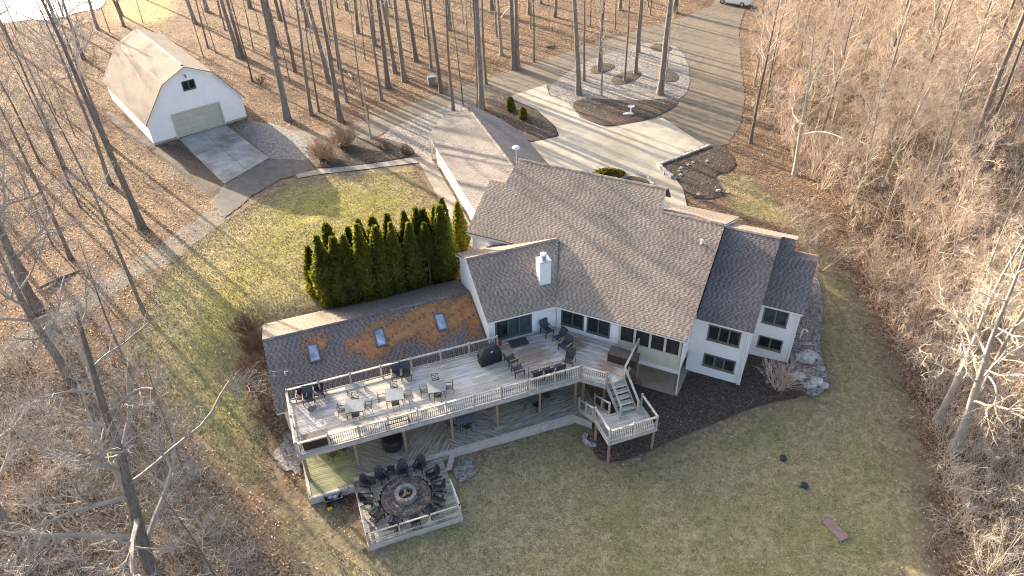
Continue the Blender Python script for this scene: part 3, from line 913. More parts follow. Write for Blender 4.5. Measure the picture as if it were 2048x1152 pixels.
# screened porch at the end of the main block
pq = lambda s_, zz, dd=0.0: wf_o + wf_e * s_ + UP * zz + wf_n * dd
mb = MB()
porch = part('wall', MB().box(pq(6.6, -0.28, 0), A * 2.15, AP * 0.06, UP * 0.62), M_CREAM, house)
for s_ in (4.46, 5.5, 6.55, 7.55, 8.55):
    part('post', MB().box(pq(s_, 1.2, 0.0), A * 0.075, AP * 0.085, UP * 0.97), M_CREAM, porch)
part('header', MB().box(pq(6.5, 2.05, 0.01), A * 2.12, AP * 0.07, UP * 0.11), M_CREAM, porch)
for s_ in (4.98, 6.02, 7.05, 8.05):
    part('pane', MB().box(pq(s_, 1.12, -0.03), A * 0.46, AP * 0.008, UP * 0.78), M_SCREEN, porch)
part('wall', MB().box(pq(6.6, -1.05, 0.03), A * 2.12, AP * 0.05, UP * 0.16), M_SIDING, house)
part('porch_floor', MB().prism([ab(4.5, 0.4, -1.15), ab(8.7, 0.4, -1.15), ab(8.7, 4.0, -1.15), ab(4.5, 4.0, -1.15)], UP * 0.12), M_RIM, house)
# end and back walls of the porch room, lower wall under it
siding_wall(house, ab(8.66, WV), AP, A, [(0, -1.0), (7.5, -1.0), (7.5, 5.2), (0, 2.1)], [], M_SIDING)
siding_wall(house, ab(4.4, 4.0), A, -AP, [(0, -3.4), (4.3, -3.4), (4.3, -1.0), (0, -1.0)], [], M_SIDING)
part('post', MB().bar(ab(8.62, 0.55, -3.3), ab(8.62, 0.55, -1.1), 0.14, 0.14), M_POST, house)
part('post', MB().bar(ab(5.9, 0.55, -3.3), ab(5.9, 0.55, -1.1), 0.14, 0.14), M_POST, house)
part('downspout', MB().bar(ab(8.75, 0.28, -3.1), ab(8.75, 0.28, 2.0), 0.07, 0.06), M_WHITE, house)
# gable wall with sliding door
WQ = 0.48
gc_o = bb(-4.6, WQ)
sd_ = (0.42, 3.02, 0.0, 2.05)
siding_wall(house, gc_o, B, -BP, [(0, -0.7), (4.85, -0.7), (4.85, 2.15), (0, 2.15)], [sd_], M_SIDING)
door = window(house, gc_o, B, -BP, *sd_, 3, M_DARKFRAME, [M_GLASS, M_GLASSB, M_GLASSB], name='sliding_door', fw=0.1)
# gable end above the wing roof, both slopes
siding_wall(house, bb(-4.6, WQ), BP, -B, [(0, -0.8), (6.6, -0.8), (6.6, zcb(7.05)), (RCQ - WQ, zc(RCQ) - 0.12), (0, zc(WQ) - 0.1)], [], M_WHITE)
siding_wall(house, bb(-4.6, 7.0), B, BP, [(0, -0.6), (6, -0.6), (6, zcb(7.0) - 0.1), (0, zcb(7.0) - 0.1)], [], M_SIDING)
trim(house, bb(-4.62, WQ - 0.03, -0.6), bb(-4.62, WQ - 0.03, 2.1), 0.12, 0.12, BP)
# wall under the high left eave, left gable end
siding_wall(house, ab(-8.3, 3.9), A, -AP, [(0, -0.4), (6, -0.4), (6, za(3.8)), (0, za(3.8))], [], M_BARNSIDE)
siding_wall(house, ab(-8.3, 3.9), AP, -A, [(0, -0.4), (6.4, -0.4), (6.4, zb3 - 1.2), (4.1, zb3 - 0.1), (0, za(3.9) - 0.1)], [], M_SIDING)
siding_wall(house, ab(-7.3, 10.4), A, AP, [(0, -0.4), (11.5, -0.4), (11.5, zr - 0.6), (0, zr - 0.6)], [], M_SIDING)
siding_wall(house, ab(4.2, 8.4), AP, A, [(0, 2.0), (2.0, 2.0), (2.0, zr - 0.3), (1.8, zr - 0.15), (0, zb - 0.1)], [], M_SIDING)
siding_wall(house, ab(4.3, 16.1), A, AP, [(0, -0.4), (4.5, -0.4), (4.5, 2.0), (0, 2.0)], [], M_SIDING)
siding_wall(house, ab(8.7, 7.9), AP, A, [(0, -1), (8.2, -1), (8.2, zb - 4.1), (0.5, zb - 0.15), (0, zb - 0.35)], [], M_SIDING)
# middle block walls
MV = 2.94
m_o = ab(8.7, MV)
def hm(bl, tr):
    return hole(m_o, A, bl, tr)
hmu, hml = hm((1413.5, 679), (1484, 662)), hm((1404, 735), (1471, 727))
hmu = (hmu[0], hmu[1], 0.30, 1.55); hml = (hml[0], hml[1], -2.05, -1.0)
siding_wall(house, m_o, A, -AP, [(0, -3.5), (3.72, -3.5), (3.72, 2.05), (0, 2.05)], [hmu, hml], M_SIDING, lap=0.16)
window(house, m_o, A, -AP, *hmu, 3, M_BRONZE, M_GLASS)
window(house, m_o, A, -AP, *hml, 3, M_BRONZE, [M_GLASS, M_GLASSB, M_GLASS])
siding_wall(house, ab(12.42, MV), AP, A, [(0, -3.5), (10.3, -3.5), (10.3, zmb(13.3)), (6.2, zm(9.15) - 0.1), (0, zm(MV) - 0.1)], [], M_SIDING)
siding_wall(house, ab(8.7, 13.2), A, AP, [(0, -0.5), (4.7, -0.5), (4.7, zmb(13.2) - 0.1), (0, zmb(13.2) - 0.1)], [], M_SIDING)
trim(house, ab(12.44, MV - 0.03, -3.4), ab(12.44, MV - 0.03, 2.0), 0.11, 0.11, AP)
# end block walls
EV = 6.02
e_o = ab(12.3, EV)
eu, el = hole(e_o, A, (1525, 637), (1579, 626)), hole(e_o, A, (1511, 703), (1564, 690))
eu = (eu[0], eu[1], 0.45, 1.75); el = (el[0], el[1], -1.75, -0.75)
siding_wall(house, e_o, A, -AP, [(0, -3.3), (2.74, -3.3), (2.74, 2.1), (0, 2.1)], [eu, el], M_SIDING, lap=0.16)
window(house, e_o, A, -AP, *eu, 2, M_BRONZE, M_GLASSB)
window(house, e_o, A, -AP, *el, 2, M_BRONZE, [M_GLASS, M_GLASS])
siding_wall(house, ab(15.04, EV), AP, A, [(0, -3.3), (6.9, -3.3), (6.9, zre - 1.9), (3.23, zre - 0.1), (0, zrr(EV) - 0.1)], [], M_SIDING)
siding_wall(house, ab(12.4, 12.9), A, AP, [(0, -0.5), (2.64, -0.5), (2.64, zre - 1.9), (0, zre - 1.9)], [], M_SIDING)
trim(house, ab(15.06, EV - 0.03, -3.2), ab(15.06, EV - 0.03, 2.05), 0.11, 0.11, AP)
part('downspout', MB().bar(ab(12.3, MV - 0.1, -3.1), ab(12.3, MV - 0.1, 1.9), 0.08, 0.06), M_WHITE, house)
# garage walls
siding_wall(house, gg(1.0, 0.42), GD, -GN, [(0, -0.3), (17, -0.3), (17, GE - 0.02), (0, GE - 0.02)], [], M_WHITE, lap=0.25)
siding_wall(house, gg(1.0, 0.42), GN, -GD, [(0, -0.3), (GW - 0.84, -0.3), (GW - 0.84, GE), (GW / 2 - 0.42, zg - 0.25), (0, GE)], [], M_SIDING)
siding_wall(house, gg(2.6, GW - 0.42), GD, GN, [(0, -0.3), (12, -0.3), (12, GE - 0.02), (0, GE - 0.02)], [], M_SIDING)
for t_ in (0.12, 0.55):
    part('post', MB().bar(gg(0.3, t_, -0.1), gg(0.3, t_, GE), 0.12, 0.12), M_CREAM, house)
# wing walls (lower storey under the deck, end wall)
siding_wall(house, bb(-18.6, 0.1), B, -BP, [(0, -3.5), (18.2, -3.5), (18.2, -0.45), (0, -0.45)], [(3, 4.8, -2.45, -0.6), (8, 9.8, -2.45, -0.6), (12.5, 14.3, -2.45, -0.6)], M_SIDING)
for s0 in (3, 8, 12.5):
    window(house, bb(-18.6, 0.1), B, -BP, s0, s0 + 1.8, -2.45, -0.6, 2, M_DARKFRAME, M_GLASS, name='sliding_door')
siding_wall(house, bb(-18.6, 0.1), BP, -B, [(0, -3.5), (7.5, -3.5), (7.5, WF - 0.05), (4.58, WR - 0.12), (0, WE + 0.1)], [], M_SIDING)
siding_wall(house, bb(-18.6, 7.6), B, BP, [(0, -0.8), (14, -0.8), (14, WF), (0, WF)], [], M_SIDING)
# lower wall below the main block, behind the lower deck
siding_wall(house, bb(-0.6, 0.2), A, -AP, [(0, -3.5), (5.2, -3.5), (5.2, -0.4), (0, -0.4)], [], M_SIDING)

# ---- chimney
czb = lambda q: zc(q)
ch = MB()
c0, c1, d0, d1 = -0.49, 0.25, 1.59, 2.27
chim = siding_wall(house, bb(c0, d0), B, -BP, [(0, 2.7), (c1 - c0, 2.7), (c1 - c0, 4.72), (0, 4.72)], [], M_WHITE, name='chimney', thick=0.01)
for (o3, e_, n_, L) in ((bb(c0, d1), -BP, -B, d1 - d0), (bb(c1, d0), BP, B, d1 - d0), (bb(c1, d1), -B, BP, c1 - c0)):
    siding_wall(chim, o3, e_, n_, [(0, 2.7), (L, 2.7), (L, 4.72), (0, 4.72)], [], M_WHITE, name='chimney_side', thick=0.01)
for (p_, q_) in ((c0, d0), (c1, d0), (c0, d1)):
    part('corner_board', MB().bar(bb(p_, q_, 2.8), bb(p_, q_, 4.7), 0.07, 0.07, B), M_WHITE, chim)
M_METAL = plain('galvanised_metal', (0.42, 0.44, 0.46), (0.55, 0.57, 0.58), 5, 0.35, 0.8)
cm = bb((c0 + c1) / 2, (d0 + d1) / 2, 4.72)
part('chimney_cap', MB().prism([bb(c0 - .07, d0 - .07, 4.72), bb(c1 + .07, d0 - .07, 4.72), bb(c1 + .07, d1 + .07, 4.72), bb(c0 - .07, d1 + .07, 4.72)], UP * 0.05), M_METAL, chim)
fl = part('flue', MB().lathe(cm + UP * 0.05, [(0.16, 0), (0.16, 0.16), (0.20, 0.17), (0.20, 0.24), (0.15, 0.25), (0.15, 0.32)], 18), M_METAL, chim, smooth=False)
part('flue_cap', MB().lathe(cm + UP * 0.37, [(0.12, 0), (0.24, 0.02), (0.24, 0.09), (0.16, 0.14), (0.02, 0.16)], 18), M_WHITE, chim)

# ---- skylights on the wing roof
def on_wing(x, y):
    n_ = UP - BP * TW_
    r_ = ray(x, y)
    return ORG + r_ * (n_ @ (wing[0] - ORG) / (n_ @ r_))
sw = norm(BP + UP * TW_)
nw = norm(UP - BP * TW_)
for px, py in ((628, 707), (760.5, 676.5), (882, 645.5)):
    c_ = on_wing(px, py)
    mb = MB()
    for (u_, v_, hu, hv) in ((0, 0.64, 0.35, 0.05), (0, -0.64, 0.35, 0.05), (-0.31, 0, 0.04, 0.59), (0.31, 0, 0.04, 0.59)):
        mb.box(c_ + B * u_ + sw * v_ + nw * 0.06, B * hu, sw * hv, nw * 0.09)
    skl = part('skylight', mb, M_DARKFRAME, rw)
    part('glass', MB().box(c_ + nw * 0.115, B * 0.285, sw * 0.6, nw * 0.012), M_SKYGLASS, skl)
# vents and the white dome on its mast
def on_plane(x, y, pt, n_):
    r_ = ray(x, y)
    return ORG + r_ * (n_ @ (pt - ORG) / (n_ @ r_))
v_ = on_plane(1403, 488, ab(0, 0, 2.1), UP - AP * TA)
part('roof_vent', MB().lathe(v_ - UP * 0.05, [(0.07, 0), (0.07, 0.32), (0.1, 0.33), (0.1, 0.4), (0.02, 0.43)], 12), M_WHITE, rf)
mst = ab(-7.42, 9.9, za(9.9))
ms = part('mast', MB().tube([mst - UP * 0.1, mst + UP * 1.15], [0.022, 0.02], 8), M_WHITE, rf)
part('dome', MB().lathe(mst + UP * 1.12, [(0.05, 0), (0.27, 0.03), (0.31, 0.09), (0.24, 0.18), (0.12, 0.23), (0.01, 0.245)], 20), M_WHITE, ms, smooth=True)
v_ = on_wing(571, 751)
part('roof_vent', MB().tube([v_, v_ + UP * 0.3, v_ + UP * 0.36 + B * 0.12, v_ + UP * 0.3 + B * 0.2], [0.035] * 4, 8), M_WHITE, rw)
# wall lamps
for p_ in (bb(-4.5, WQ - 0.08, 1.75), ab(4.2, WV - 0.08, 1.8)):
    part('wall_lamp', MB().lathe(p_ - UP * 0.15, [(0.03, 0), (0.07, 0.05), (0.08, 0.2), (0.03, 0.28)], 8), M_BLACK, house)
part('outlet_box', MB().box(ab(3.35, WV - 0.05, 0.02), A * 0.08, AP * 0.03, UP * 0.08), M_WHITE, house)

# brown needles drifted on the wing roof
mb = MB()
r = random.Random(5)
drift = [(720, 690, 30, 14), (760, 676, 40, 36), (800, 665, 60, 22), (870, 640, 80, 26), (930, 615, 34, 30), (870, 668, 30, 22), (640, 690, 14, 22), (905, 650, 30, 18), (700, 683, 8, 6), (745, 700, 20, 14), (628, 692, 22, 18), (855, 622, 60, 14), (950, 640, 16, 40)]
for px, py, rx, ry in drift:
    for _ in range(int(rx * ry * 4.0)):
        a_ = r.uniform(0, 2 * math.pi); k_ = abs(r.gauss(0, 0.62))
        x_, y_ = px + rx * k_ * math.cos(a_), py + ry * k_ * math.sin(a_) - 0.25 * rx * k_ * math.cos(a_)
        if math.sin(x_ * 0.31) * math.sin(y_ * 0.43 + 1) + math.sin(x_ * 0.13 + y_ * 0.21) + 0.6 * math.sin(x_ * 0.57 - y_ * 0.35) < r.gauss(-0.95, 0.55): continue
        c_ = on_wing(x_, y_)
        pp_ = (c_ - O) @ B; qq_ = (c_ - O) @ BP
        if not (-18.9 < pp_ < -4.75 and -0.1 < qq_ < 4.5): continue
        t_ = r.uniform(0, math.pi)
        d_ = (B * math.cos(t_) + sw * math.sin(t_)) * r.uniform(0.02, 0.05); e_ = (B * -math.sin(t_) + sw * math.cos(t_)) * r.uniform(0.012, 0.03)
        c_ = c_ + nw * r.uniform(0.033, 0.05)
        mb.add([c_ - d_ - e_, c_ + d_ - e_, c_ + d_ + e_, c_ - d_ + e_], [(0, 1, 2, 3)])
M_NEEDLE = plain('rusty_needles', (0.30, 0.13, 0.05), (0.46, 0.23, 0.10), 3, 0.9)
nd = tag(link('fallen_needles', mb.mesh('fallen_needles', M_NEEDLE)), 'rust brown needles drifted over the low wing roof', 'needles', kind='stuff')

# ------------------------------------------------------------------ barn
bfl = P(357.9, 276.6, 0)
pk = on_vertical(365.9, 132.6, bfl, D)
bpk = np.array([pk[0], pk[1], 0.0])
BL = 15.0
bn = lambda s, t, z=0.0: bpk + D * s + DP * t + UP * z
barn = thing('barn', 'white gambrel roofed barn with tan shingles beside the woods', 'barn', bn(0, 7, -0.1))
K, KZ, EZb, PZ, HW = 2.55, 5.85, 2.62, 7.05, 4.92
gd = (-2.72 + 0.0, 2.2, 0.0, 2.44)
gd0 = (P(357.9, 276.6, 0) - bpk) @ D; gd1 = (P(449.1, 249.2, 0) - bpk) @ D
gw = hole(bn(0, 0), D, (367.4, 181.6), (387, 157.7))
siding_wall(barn, bn(0, 0), D, -DP, [(-HW, 0.25), (HW, 0.25), (HW, EZb + 0.1), (K, KZ - 0.1), (0, PZ - 0.12), (-K, KZ - 0.1), (-HW, EZb + 0.1)], [(gd0, gd1, 0.0, 2.5), gw], M_BARNSIDE, lap=0.17)
siding_wall(barn, bn(0, BL), D, DP, [(-HW, 0.0), (HW, 0.0), (HW, EZb + 0.1), (K, KZ - 0.1), (0, PZ - 0.12), (-K, KZ - 0.1), (-HW, EZb + 0.1)], [], M_BARNSIDE, lap=0.17)
for sg in (-1, 1):
    siding_wall(barn, bn(sg * HW, 0), DP, D * sg, [(0, 0.2), (BL, 0.2), (BL, EZb + 0.1), (0, EZb + 0.1)], [], M_BARNSIDE, lap=0.17)
    part('foundation', MB().box(bn(sg * (HW - 0.05), BL / 2, 0.05), D * 0.08, DP * BL / 2, UP * 0.2), M_FOUND, barn)
for a_, b_ in ((-HW, gd0 - 0.1), (gd1 + 0.1, HW)):
    part('foundation', MB().box(bn((a_ + b_) / 2, 0.02, 0.05), D * (b_ - a_) / 2, DP * 0.06, UP * 0.2), M_FOUND, barn)
OV = 0.3
for sg in (-1, 1):
    ee = HW + OV
    ze = EZb + 0.1 - OV * (KZ - EZb) / (HW - K)
    lo = [bn(sg * ee, -OV, ze), bn(sg * ee, BL + OV, ze), bn(sg * K, BL + OV, KZ), bn(sg * K, -OV, KZ)]
    hi = [bn(sg * K, -OV, KZ), bn(sg * K, BL + OV, KZ), bn(0, BL + OV, PZ), bn(0, -OV, PZ)]
    if sg > 0:
        lo = [lo[1], lo[0], lo[3], lo[2]]; hi = [hi[1], hi[0], hi[3], hi[2]]
    roof_plane(barn, lo, M_SHINGLEB, (0, 1 if sg > 0 else 3), seed=20 + sg, row=0.2)
    roof_plane(barn, hi, M_SHINGLEB, (1 if sg > 0 else 3,), seed=30 + sg, row=0.2)
part('ridge_vent', MB().prism([bn(-0.14, 0.3, PZ + 0.0), bn(0.14, 0.3, PZ + 0.0), bn(0, 0.3, PZ + 0.09)], DP * (BL - 0.6)), M_FOUND, barn)
gdr = MB()
gdoor = part('garage_door', MB().box(bn((gd0 + gd1) / 2, 0.1, 1.22), D * (gd1 - gd0) / 2, DP * 0.02, UP * 1.22), M_GARDOOR, barn)
for k_ in range(4):
    part('panel', MB().box(bn((gd0 + gd1) / 2, 0.075, 0.31 + 0.61 * k_), D * ((gd1 - gd0) / 2 - 0.02), DP * 0.02, UP * 0.295), M_GARDOOR, gdoor)
for (a_, b_) in ((bn(gd0 - 0.07, -0.02, 0.0), bn(gd0 - 0.07, -0.02, 2.55)), (bn(gd1 + 0.07, -0.02, 0), bn(gd1 + 0.07, -0.02, 2.55)), (bn(gd0 - 0.14, -0.02, 2.6), bn(gd1 + 0.14, -0.02, 2.6))):
    part('door_trim', MB().bar(a_, b_, 0.14, 0.08, DP), M_CREAM, barn)
window(barn, bn(0, 0), D, -DP, *gw, 2, M_DARKFRAME, M_GLASS, fw=0.05)
part('lamp', MB().bar(bn(-0.15, -0.05, 6.25), bn(-0.15, -0.35, 6.2), 0.05, 0.05).box(bn(-0.15, -0.4, 6.12), D * 0.08, DP * 0.08, UP * 0.1), M_DARKFRAME, barn)
# four poured slabs in front of the barn door
M_PADS = []
# ------------------------------------------------------------------ decks
DZ = -0.05
def clip_poly(poly, inside):
    """Sutherland-Hodgman against one half plane (fn >= 0)"""
    out = []
    n = len(poly)
    for i in range(n):
        a_, b_ = np.array(poly[i]), np.array(poly[(i + 1) % n])
        fa, fb = inside(a_), inside(b_)
        if fa >= 0: out.append(a_)
        if (fa >= 0) != (fb >= 0): out.append(a_ + (b_ - a_) * fa / (fa - fb))
    return out
def boards(parent, poly, ang, z, mat, w=0.14, gap=0.012, th=0.035, maxlen=4.9, seed=0, name='deck_board'):
    """separate boards filling a polygon given in deck coordinates; ang = direction of the boards"""
    r = random.Random(seed)
    c_, s_ = math.cos(ang), math.sin(ang)
    rot = [(p * c_ + q * s_, -p * s_ + q * c_) for p, q in poly]
    y0, y1 = min(q[1] for q in rot), max(q[1] for q in rot)
    y = y0
    while y < y1 - 0.02:
        yb = min(y + w, y1)
        strip = clip_poly(clip_poly(rot, lambda k: k[1] - y), lambda k: yb - k[1])
        if len(strip) >= 3:
            x0, x1 = min(k[0] for k in strip), max(k[0] for k in strip)
            x = x0 - r.uniform(0, maxlen * 0.8) if x1 - x0 > maxlen else x0
            while x < x1 - 0.01:
                xe = min(x + maxlen, x1)
                pc = clip_poly(clip_poly(strip, lambda k: k[0] - x - 0.003), lambda k: xe - 0.003 - k[0])
                if len(pc) >= 3:
                    dz = r.uniform(-0.004, 0.004)
                    pts = [bb(k[0] * c_ - k[1] * s_, k[0] * s_ + k[1] * c_, z - th + dz) for k in pc]
                    part(name, MB().prism(pts, UP * th), mat, parent)
                x = xe
        y += w + gap
    return
def ab2b(u, v):
    q = A * u + AP * v
    return (q @ B, q @ BP)

deck = thing('raised_deck', 'long weathered grey timber deck on posts beside the low wing roof', 'deck', bb(-9, -3, -3.05))
_s = math.sqrt(0.5)
corner_in = (-0.03, 0.44); bend = (-0.27, -4.85)
e1 = (1.0, -6.05); e2 = ab2b(5.82, -2.55); e3 = ab2b(5.82, WV - 0.02)
boards(deck, [(-18.15, -0.2), (-18.15, -4.85), bend, corner_in, (-4.45, 0.44), (-4.45, -0.2)], 0.0, DZ, M_DECK, seed=1)
boards(deck, [corner_in, bend, e1, (2.25, -6.0), e2, e3], -math.pi / 4, DZ, M_DECKA, seed=2)
def bpath(pts, z):
    return [bb(p, q, z) for p, q in pts]
def rim(parent, a_, b_, z0, z1, mat=M_RIM, name='rim_board', t=0.04):
    p0, p1 = bb(*a_), bb(*b_)
    d_ = norm(p1 - p0); s_ = norm(np.cross(d_, UP))
    part(name, MB().box((p0 + p1) / 2 + UP * (z0 + z1) / 2, (p1 - p0) / 2, s_ * t / 2, UP * (z1 - z0) / 2), mat, parent)
RIMP = [(-18.17, -0.15), (-18.17, -4.88), (-0.27, -4.88), (1.0, -6.08)]
for a_, b_ in zip(RIMP[:-1], RIMP[1:]):
    rim(deck, a_, b_, DZ - 0.36, DZ - 0.04)
rim(deck, e2, e3, DZ - 0.36, DZ - 0.04)
rim(deck, (1.0, -6.05), (2.3, -6.02), DZ - 0.30, DZ - 0.04)
# joists under the boards
for k_ in range(44):
    p_ = -18.0 + k_ * 0.405
    part('joist', MB().bar(bb(p_, -0.3, DZ - 0.16), bb(p_, -4.8, DZ - 0.16), 0.04, 0.2), M_POST, deck)
# posts
for p_ in (-17.9, -14.9, -11.9, -8.9, -5.9, -3.0, -0.5, 0.05):
    part('post', MB().bar(bb(p_, -4.7, -2.5), bb(p_, -4.7, DZ - 0.28), 0.15, 0.15), M_POST, deck)
part('post', MB().bar(bb(1.0, -5.85, -2.9), bb(1.0, -5.85, DZ - 0.3), 0.14, 0.14), M_POST, deck)
qe = ab2b(5.75, -2.4)
part('post', MB().bar(bb(*qe, -3.1), bb(*qe, DZ - 0.3), 0.14, 0.14), M_POST, deck)
for (a_, b_) in (((-18.0, -4.66), (-0.3, -4.66)),):
    part('beam', MB().bar(bb(*a_, DZ - 0.36), bb(*b_, DZ - 0.36), 0.09, 0.2), M_POST, deck)

BAL = MB().lathe((0, 0, 0), [(0.014, 0), (0.014, 0.36), (0.026, 0.38), (0.026, 0.42), (0.014, 0.44), (0.014, 0.78)], 6).mesh('baluster', M_BLACK)
def railing(parent, pts, z, posts=True, bal=True, h=0.98, spacing=0.125, post_gap=1.85, root=None, slope=0.0, zend=None):
    """pts in deck coordinates, straight run from first to last; z of the walking surface at both ends"""
    (p0, q0), (p1, q1) = pts
    z1_ = z if zend is None else zend
    a_, b_ = bb(p0, q0, z), bb(p1, q1, z1_)
    L = np.linalg.norm(b_ - a_)
    d_ = (b_ - a_) / L
    s_ = norm(np.cross(d_, UP))
    base = BASE[root.name]
    rail = part('railing', MB().box((a_ + b_) / 2 + UP * h, d_ * L / 2, s_ * 0.07, UP * 0.02), M_RAIL, parent)
    for hh in (h - 0.055, 0.12):
        part('rail', MB().box((a_ + b_) / 2 + UP * hh, d_ * L / 2, s_ * 0.02, UP * 0.035), M_RAIL, rail)
    n = max(1, round(L / post_gap))
    if posts:
        for k_ in range(n + 1):
            c_ = a_ + (b_ - a_) * k_ / n
            part('post', MB().box(c_ + UP * (h / 2 - 0.06), norm(np.array([d_[0], d_[1], 0])) * 0.05, s_ * 0.05, UP * (h / 2 + 0.14)), M_RAIL, rail)
            part('post_cap', MB().lathe(c_ + UP * (h + 0.08), [(0.075, 0), (0.075, 0.02), (0.04, 0.05), (0.005, 0.07)], 4), M_RAIL, rail)
    if bal:
        m_ = int(L / spacing)
        for k_ in range(1, m_):
            t_ = k_ / m_
            if posts and min(abs(t_ * n - round(t_ * n)) * L / n, 9) < 0.06: continue
            c_ = a_ + (b_ - a_) * t_ + UP * 0.14 - base
            link('baluster', BAL, rail, c_)
    return rail
railing(deck, ((-18.12, -0.22), (-4.3, -0.22)), DZ, root=deck)
railing(deck, ((-18.12, -0.3), (-18.12, -4.8)), DZ, root=deck)
railing(deck, ((-18.05, -4.82), (-0.27, -4.82)), DZ, root=deck)
railing(deck, ((-0.2, -4.92), (0.98, -6.0)), DZ, root=deck)
railing(deck, (e2, (e3[0] - 0.1, e3[1] - 0.1)), DZ, root=deck)
# privacy: solid green-stained screen on the left end
# tall poles for string lights
for px, py in ((822, 826), (1057, 760), (572, 788)):
    p_, q_ = bpq(px, py, 0.9)
    part('light_pole', MB().tube([bb(p_, q_, 0.2), bb(p_, q_, 2.0)], [0.018, 0.015], 6), M_BLACK, deck)

# ---- stairs with landing
stairs = thing('deck_stairs', 'weathered timber stairs turning at a railed landing below the raised deck', 'stairs', bb(1.2, -8, -3.1))
LZ = -1.15
SP0, SP1 = 1.08, 2.25
nst = 6
rise = (DZ - LZ) / nst
run = 0.34
for k_ in range(nst - 1):
    z_ = DZ - rise * (k_ + 1)
    q_ = -6.06 - run * k_
    for j_ in range(2):
        part('tread', MB().box(bb((SP0 + SP1) / 2, q_ - 0.08 - j_ * 0.165, z_ - 0.02), B * (SP1 - SP0 - 0.02) / 2, BP * 0.078, UP * 0.02), M_DECK, stairs)
    part('riser', MB().box(bb((SP0 + SP1) / 2, q_ + 0.0, z_ - rise / 2 + 0.06), B * (SP1 - SP0 - 0.04) / 2, BP * 0.012, UP * rise * 0.35), M_RIM, stairs)
for p_ in (SP0 - 0.03, SP1 + 0.03):
    part('stringer', MB().bar(bb(p_, -6.02, DZ - 0.22), bb(p_, -7.95, LZ + 0.02), 0.05, 0.28), M_RAIL, stairs)
boards(stairs, [(-0.45, -7.5), (-0.45, -9.55), (2.8, -9.55), (2.8, -7.5)], -0.0, LZ, M_DECK, seed=3)
for a_, b_ in (((-0.47, -7.48), (-0.47, -9.58)), ((-0.47, -9.58), (2.82, -9.58)), ((2.82, -9.58), (2.82, -7.48)), ((-0.47, -7.47), (2.82, -7.47))):
    rim(stairs, a_, b_, LZ - 0.26, LZ - 0.04)
for p_, q_ in ((-0.35, -9.45), (2.68, -9.45), (-0.35, -7.6), (2.68, -7.6)):
    zz = float(hgt(*bb(p_, q_)[:2]))
    part('post', MB().bar(bb(p_, q_, zz - 0.1), bb(p_, q_, LZ - 0.2), 0.14, 0.14), M_POST, stairs)
railing(stairs, ((-0.42, -7.55), (-0.42, -9.5)), LZ, root=stairs)
railing(stairs, ((-0.42, -9.52), (2.77, -9.52)), LZ, root=stairs)
railing(stairs, ((2.77, -9.5), (2.77, -7.55)), LZ, root=stairs)
railing(stairs, ((SP0 - 0.02, -6.05), (SP0 - 0.02, -8.0)), DZ, root=stairs, zend=LZ + 0.05, post_gap=3)
railing(stairs, ((SP1 + 0.02, -6.05), (SP1 + 0.02, -8.0)), DZ, root=stairs, zend=LZ + 0.05, post_gap=3)
# lower flight to the lower deck
LD = -2.5
n2 = 7
r2_ = (LZ - LD) / n2
for k_ in range(n2 - 1):
    z_ = LZ - r2_ * (k_ + 1)
    q_ = -7.4 + 0.31 * k_
    part('tread', MB().box(bb(0.05, q_ + 0.15, z_ - 0.02), B * 0.5, BP * 0.15, UP * 0.02), M_DECK, stairs)
for p_ in (-0.5, 0.6):
    part('stringer', MB().bar(bb(p_, -7.45, LZ - 0.15), bb(p_, -5.5, LD + 0.1), 0.05, 0.28), M_RAIL, stairs)
    railing(stairs, ((p_, -7.4), (p_, -5.35)), LZ - 0.05, bal=False, root=stairs, zend=LD + 0.12, h=0.92, post_gap=1.0)

# ---- lower deck
low = thing('lower_deck', 'mossy ground level deck laid in diagonal panels under the raised deck', 'deck', bb(-9, -3, -3.1))
lp = [(-18.1, 0.0), (-18.1, -6.12), (-15.45, -6.12), (-15.45, -5.7), (-0.9, -5.7), (-0.15, -6.55), (0.7, -6.4), (0.7, -5.0), (0.9, -1.6), (-0.6, 0.15)]
def panel(p0, p1, ang, seed):
    poly = clip_poly(clip_poly(lp, lambda k: k[0] - p0), lambda k: p1 - k[0])
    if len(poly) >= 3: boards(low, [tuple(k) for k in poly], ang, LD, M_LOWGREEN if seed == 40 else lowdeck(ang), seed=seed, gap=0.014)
cuts_ = [(-18.1, -15.3, 0.0), (-15.2, -12.3, -0.7), (-12.2, -9.2, 0.9), (-9.1, -6.2, -0.75), (-6.1, 1.0, 0.12)]
for i_, (a_, b_, g_) in enumerate(cuts_):
    panel(a_, b_, g_, 40 + i_)
for p_ in (-15.25, -12.25, -9.15, -6.15):
    part('divider_board', MB().bar(bb(p_, 0, LD - 0.0), bb(p_, -5.65, LD - 0.0), 0.09, 0.05), M_LOWDECK, low)
LR = [(-18.13, 0), (-18.13, -6.15), (-15.47, -6.15)]
for a_, b_ in zip(LR[:-1], LR[1:]): rim(low, a_, b_, LD - 0.72, LD + 0.012, M_RIM)
LR = [(-9.95, -5.74), (-0.9, -5.74), (-0.13, -6.6)]
for a_, b_ in zip(LR[:-1], LR[1:]): rim(low, a_, b_, LD - 0.75, LD + 0.012, M_RIM)
rim(low, (-15.45, -5.74), (-9.95, -5.74), LD - 0.16, LD + 0.012, M_RIM)
part('edge_board', MB().bar(bb(-15.4, -5.62, LD + 0.006), bb(-0.9, -5.62, LD + 0.006), 0.2, 0.03), M_RAIL, low)
part('edge_board', MB().bar(bb(-18.05, -6.05, LD + 0.006), bb(-15.5, -6.05, LD + 0.006), 0.14, 0.03), M_RAIL, low)
part('edge_board', MB().bar(bb(-18.04, -0.1, LD + 0.006), bb(-18.04, -5.95, LD + 0.006), 0.14, 0.03), M_RAIL, low)
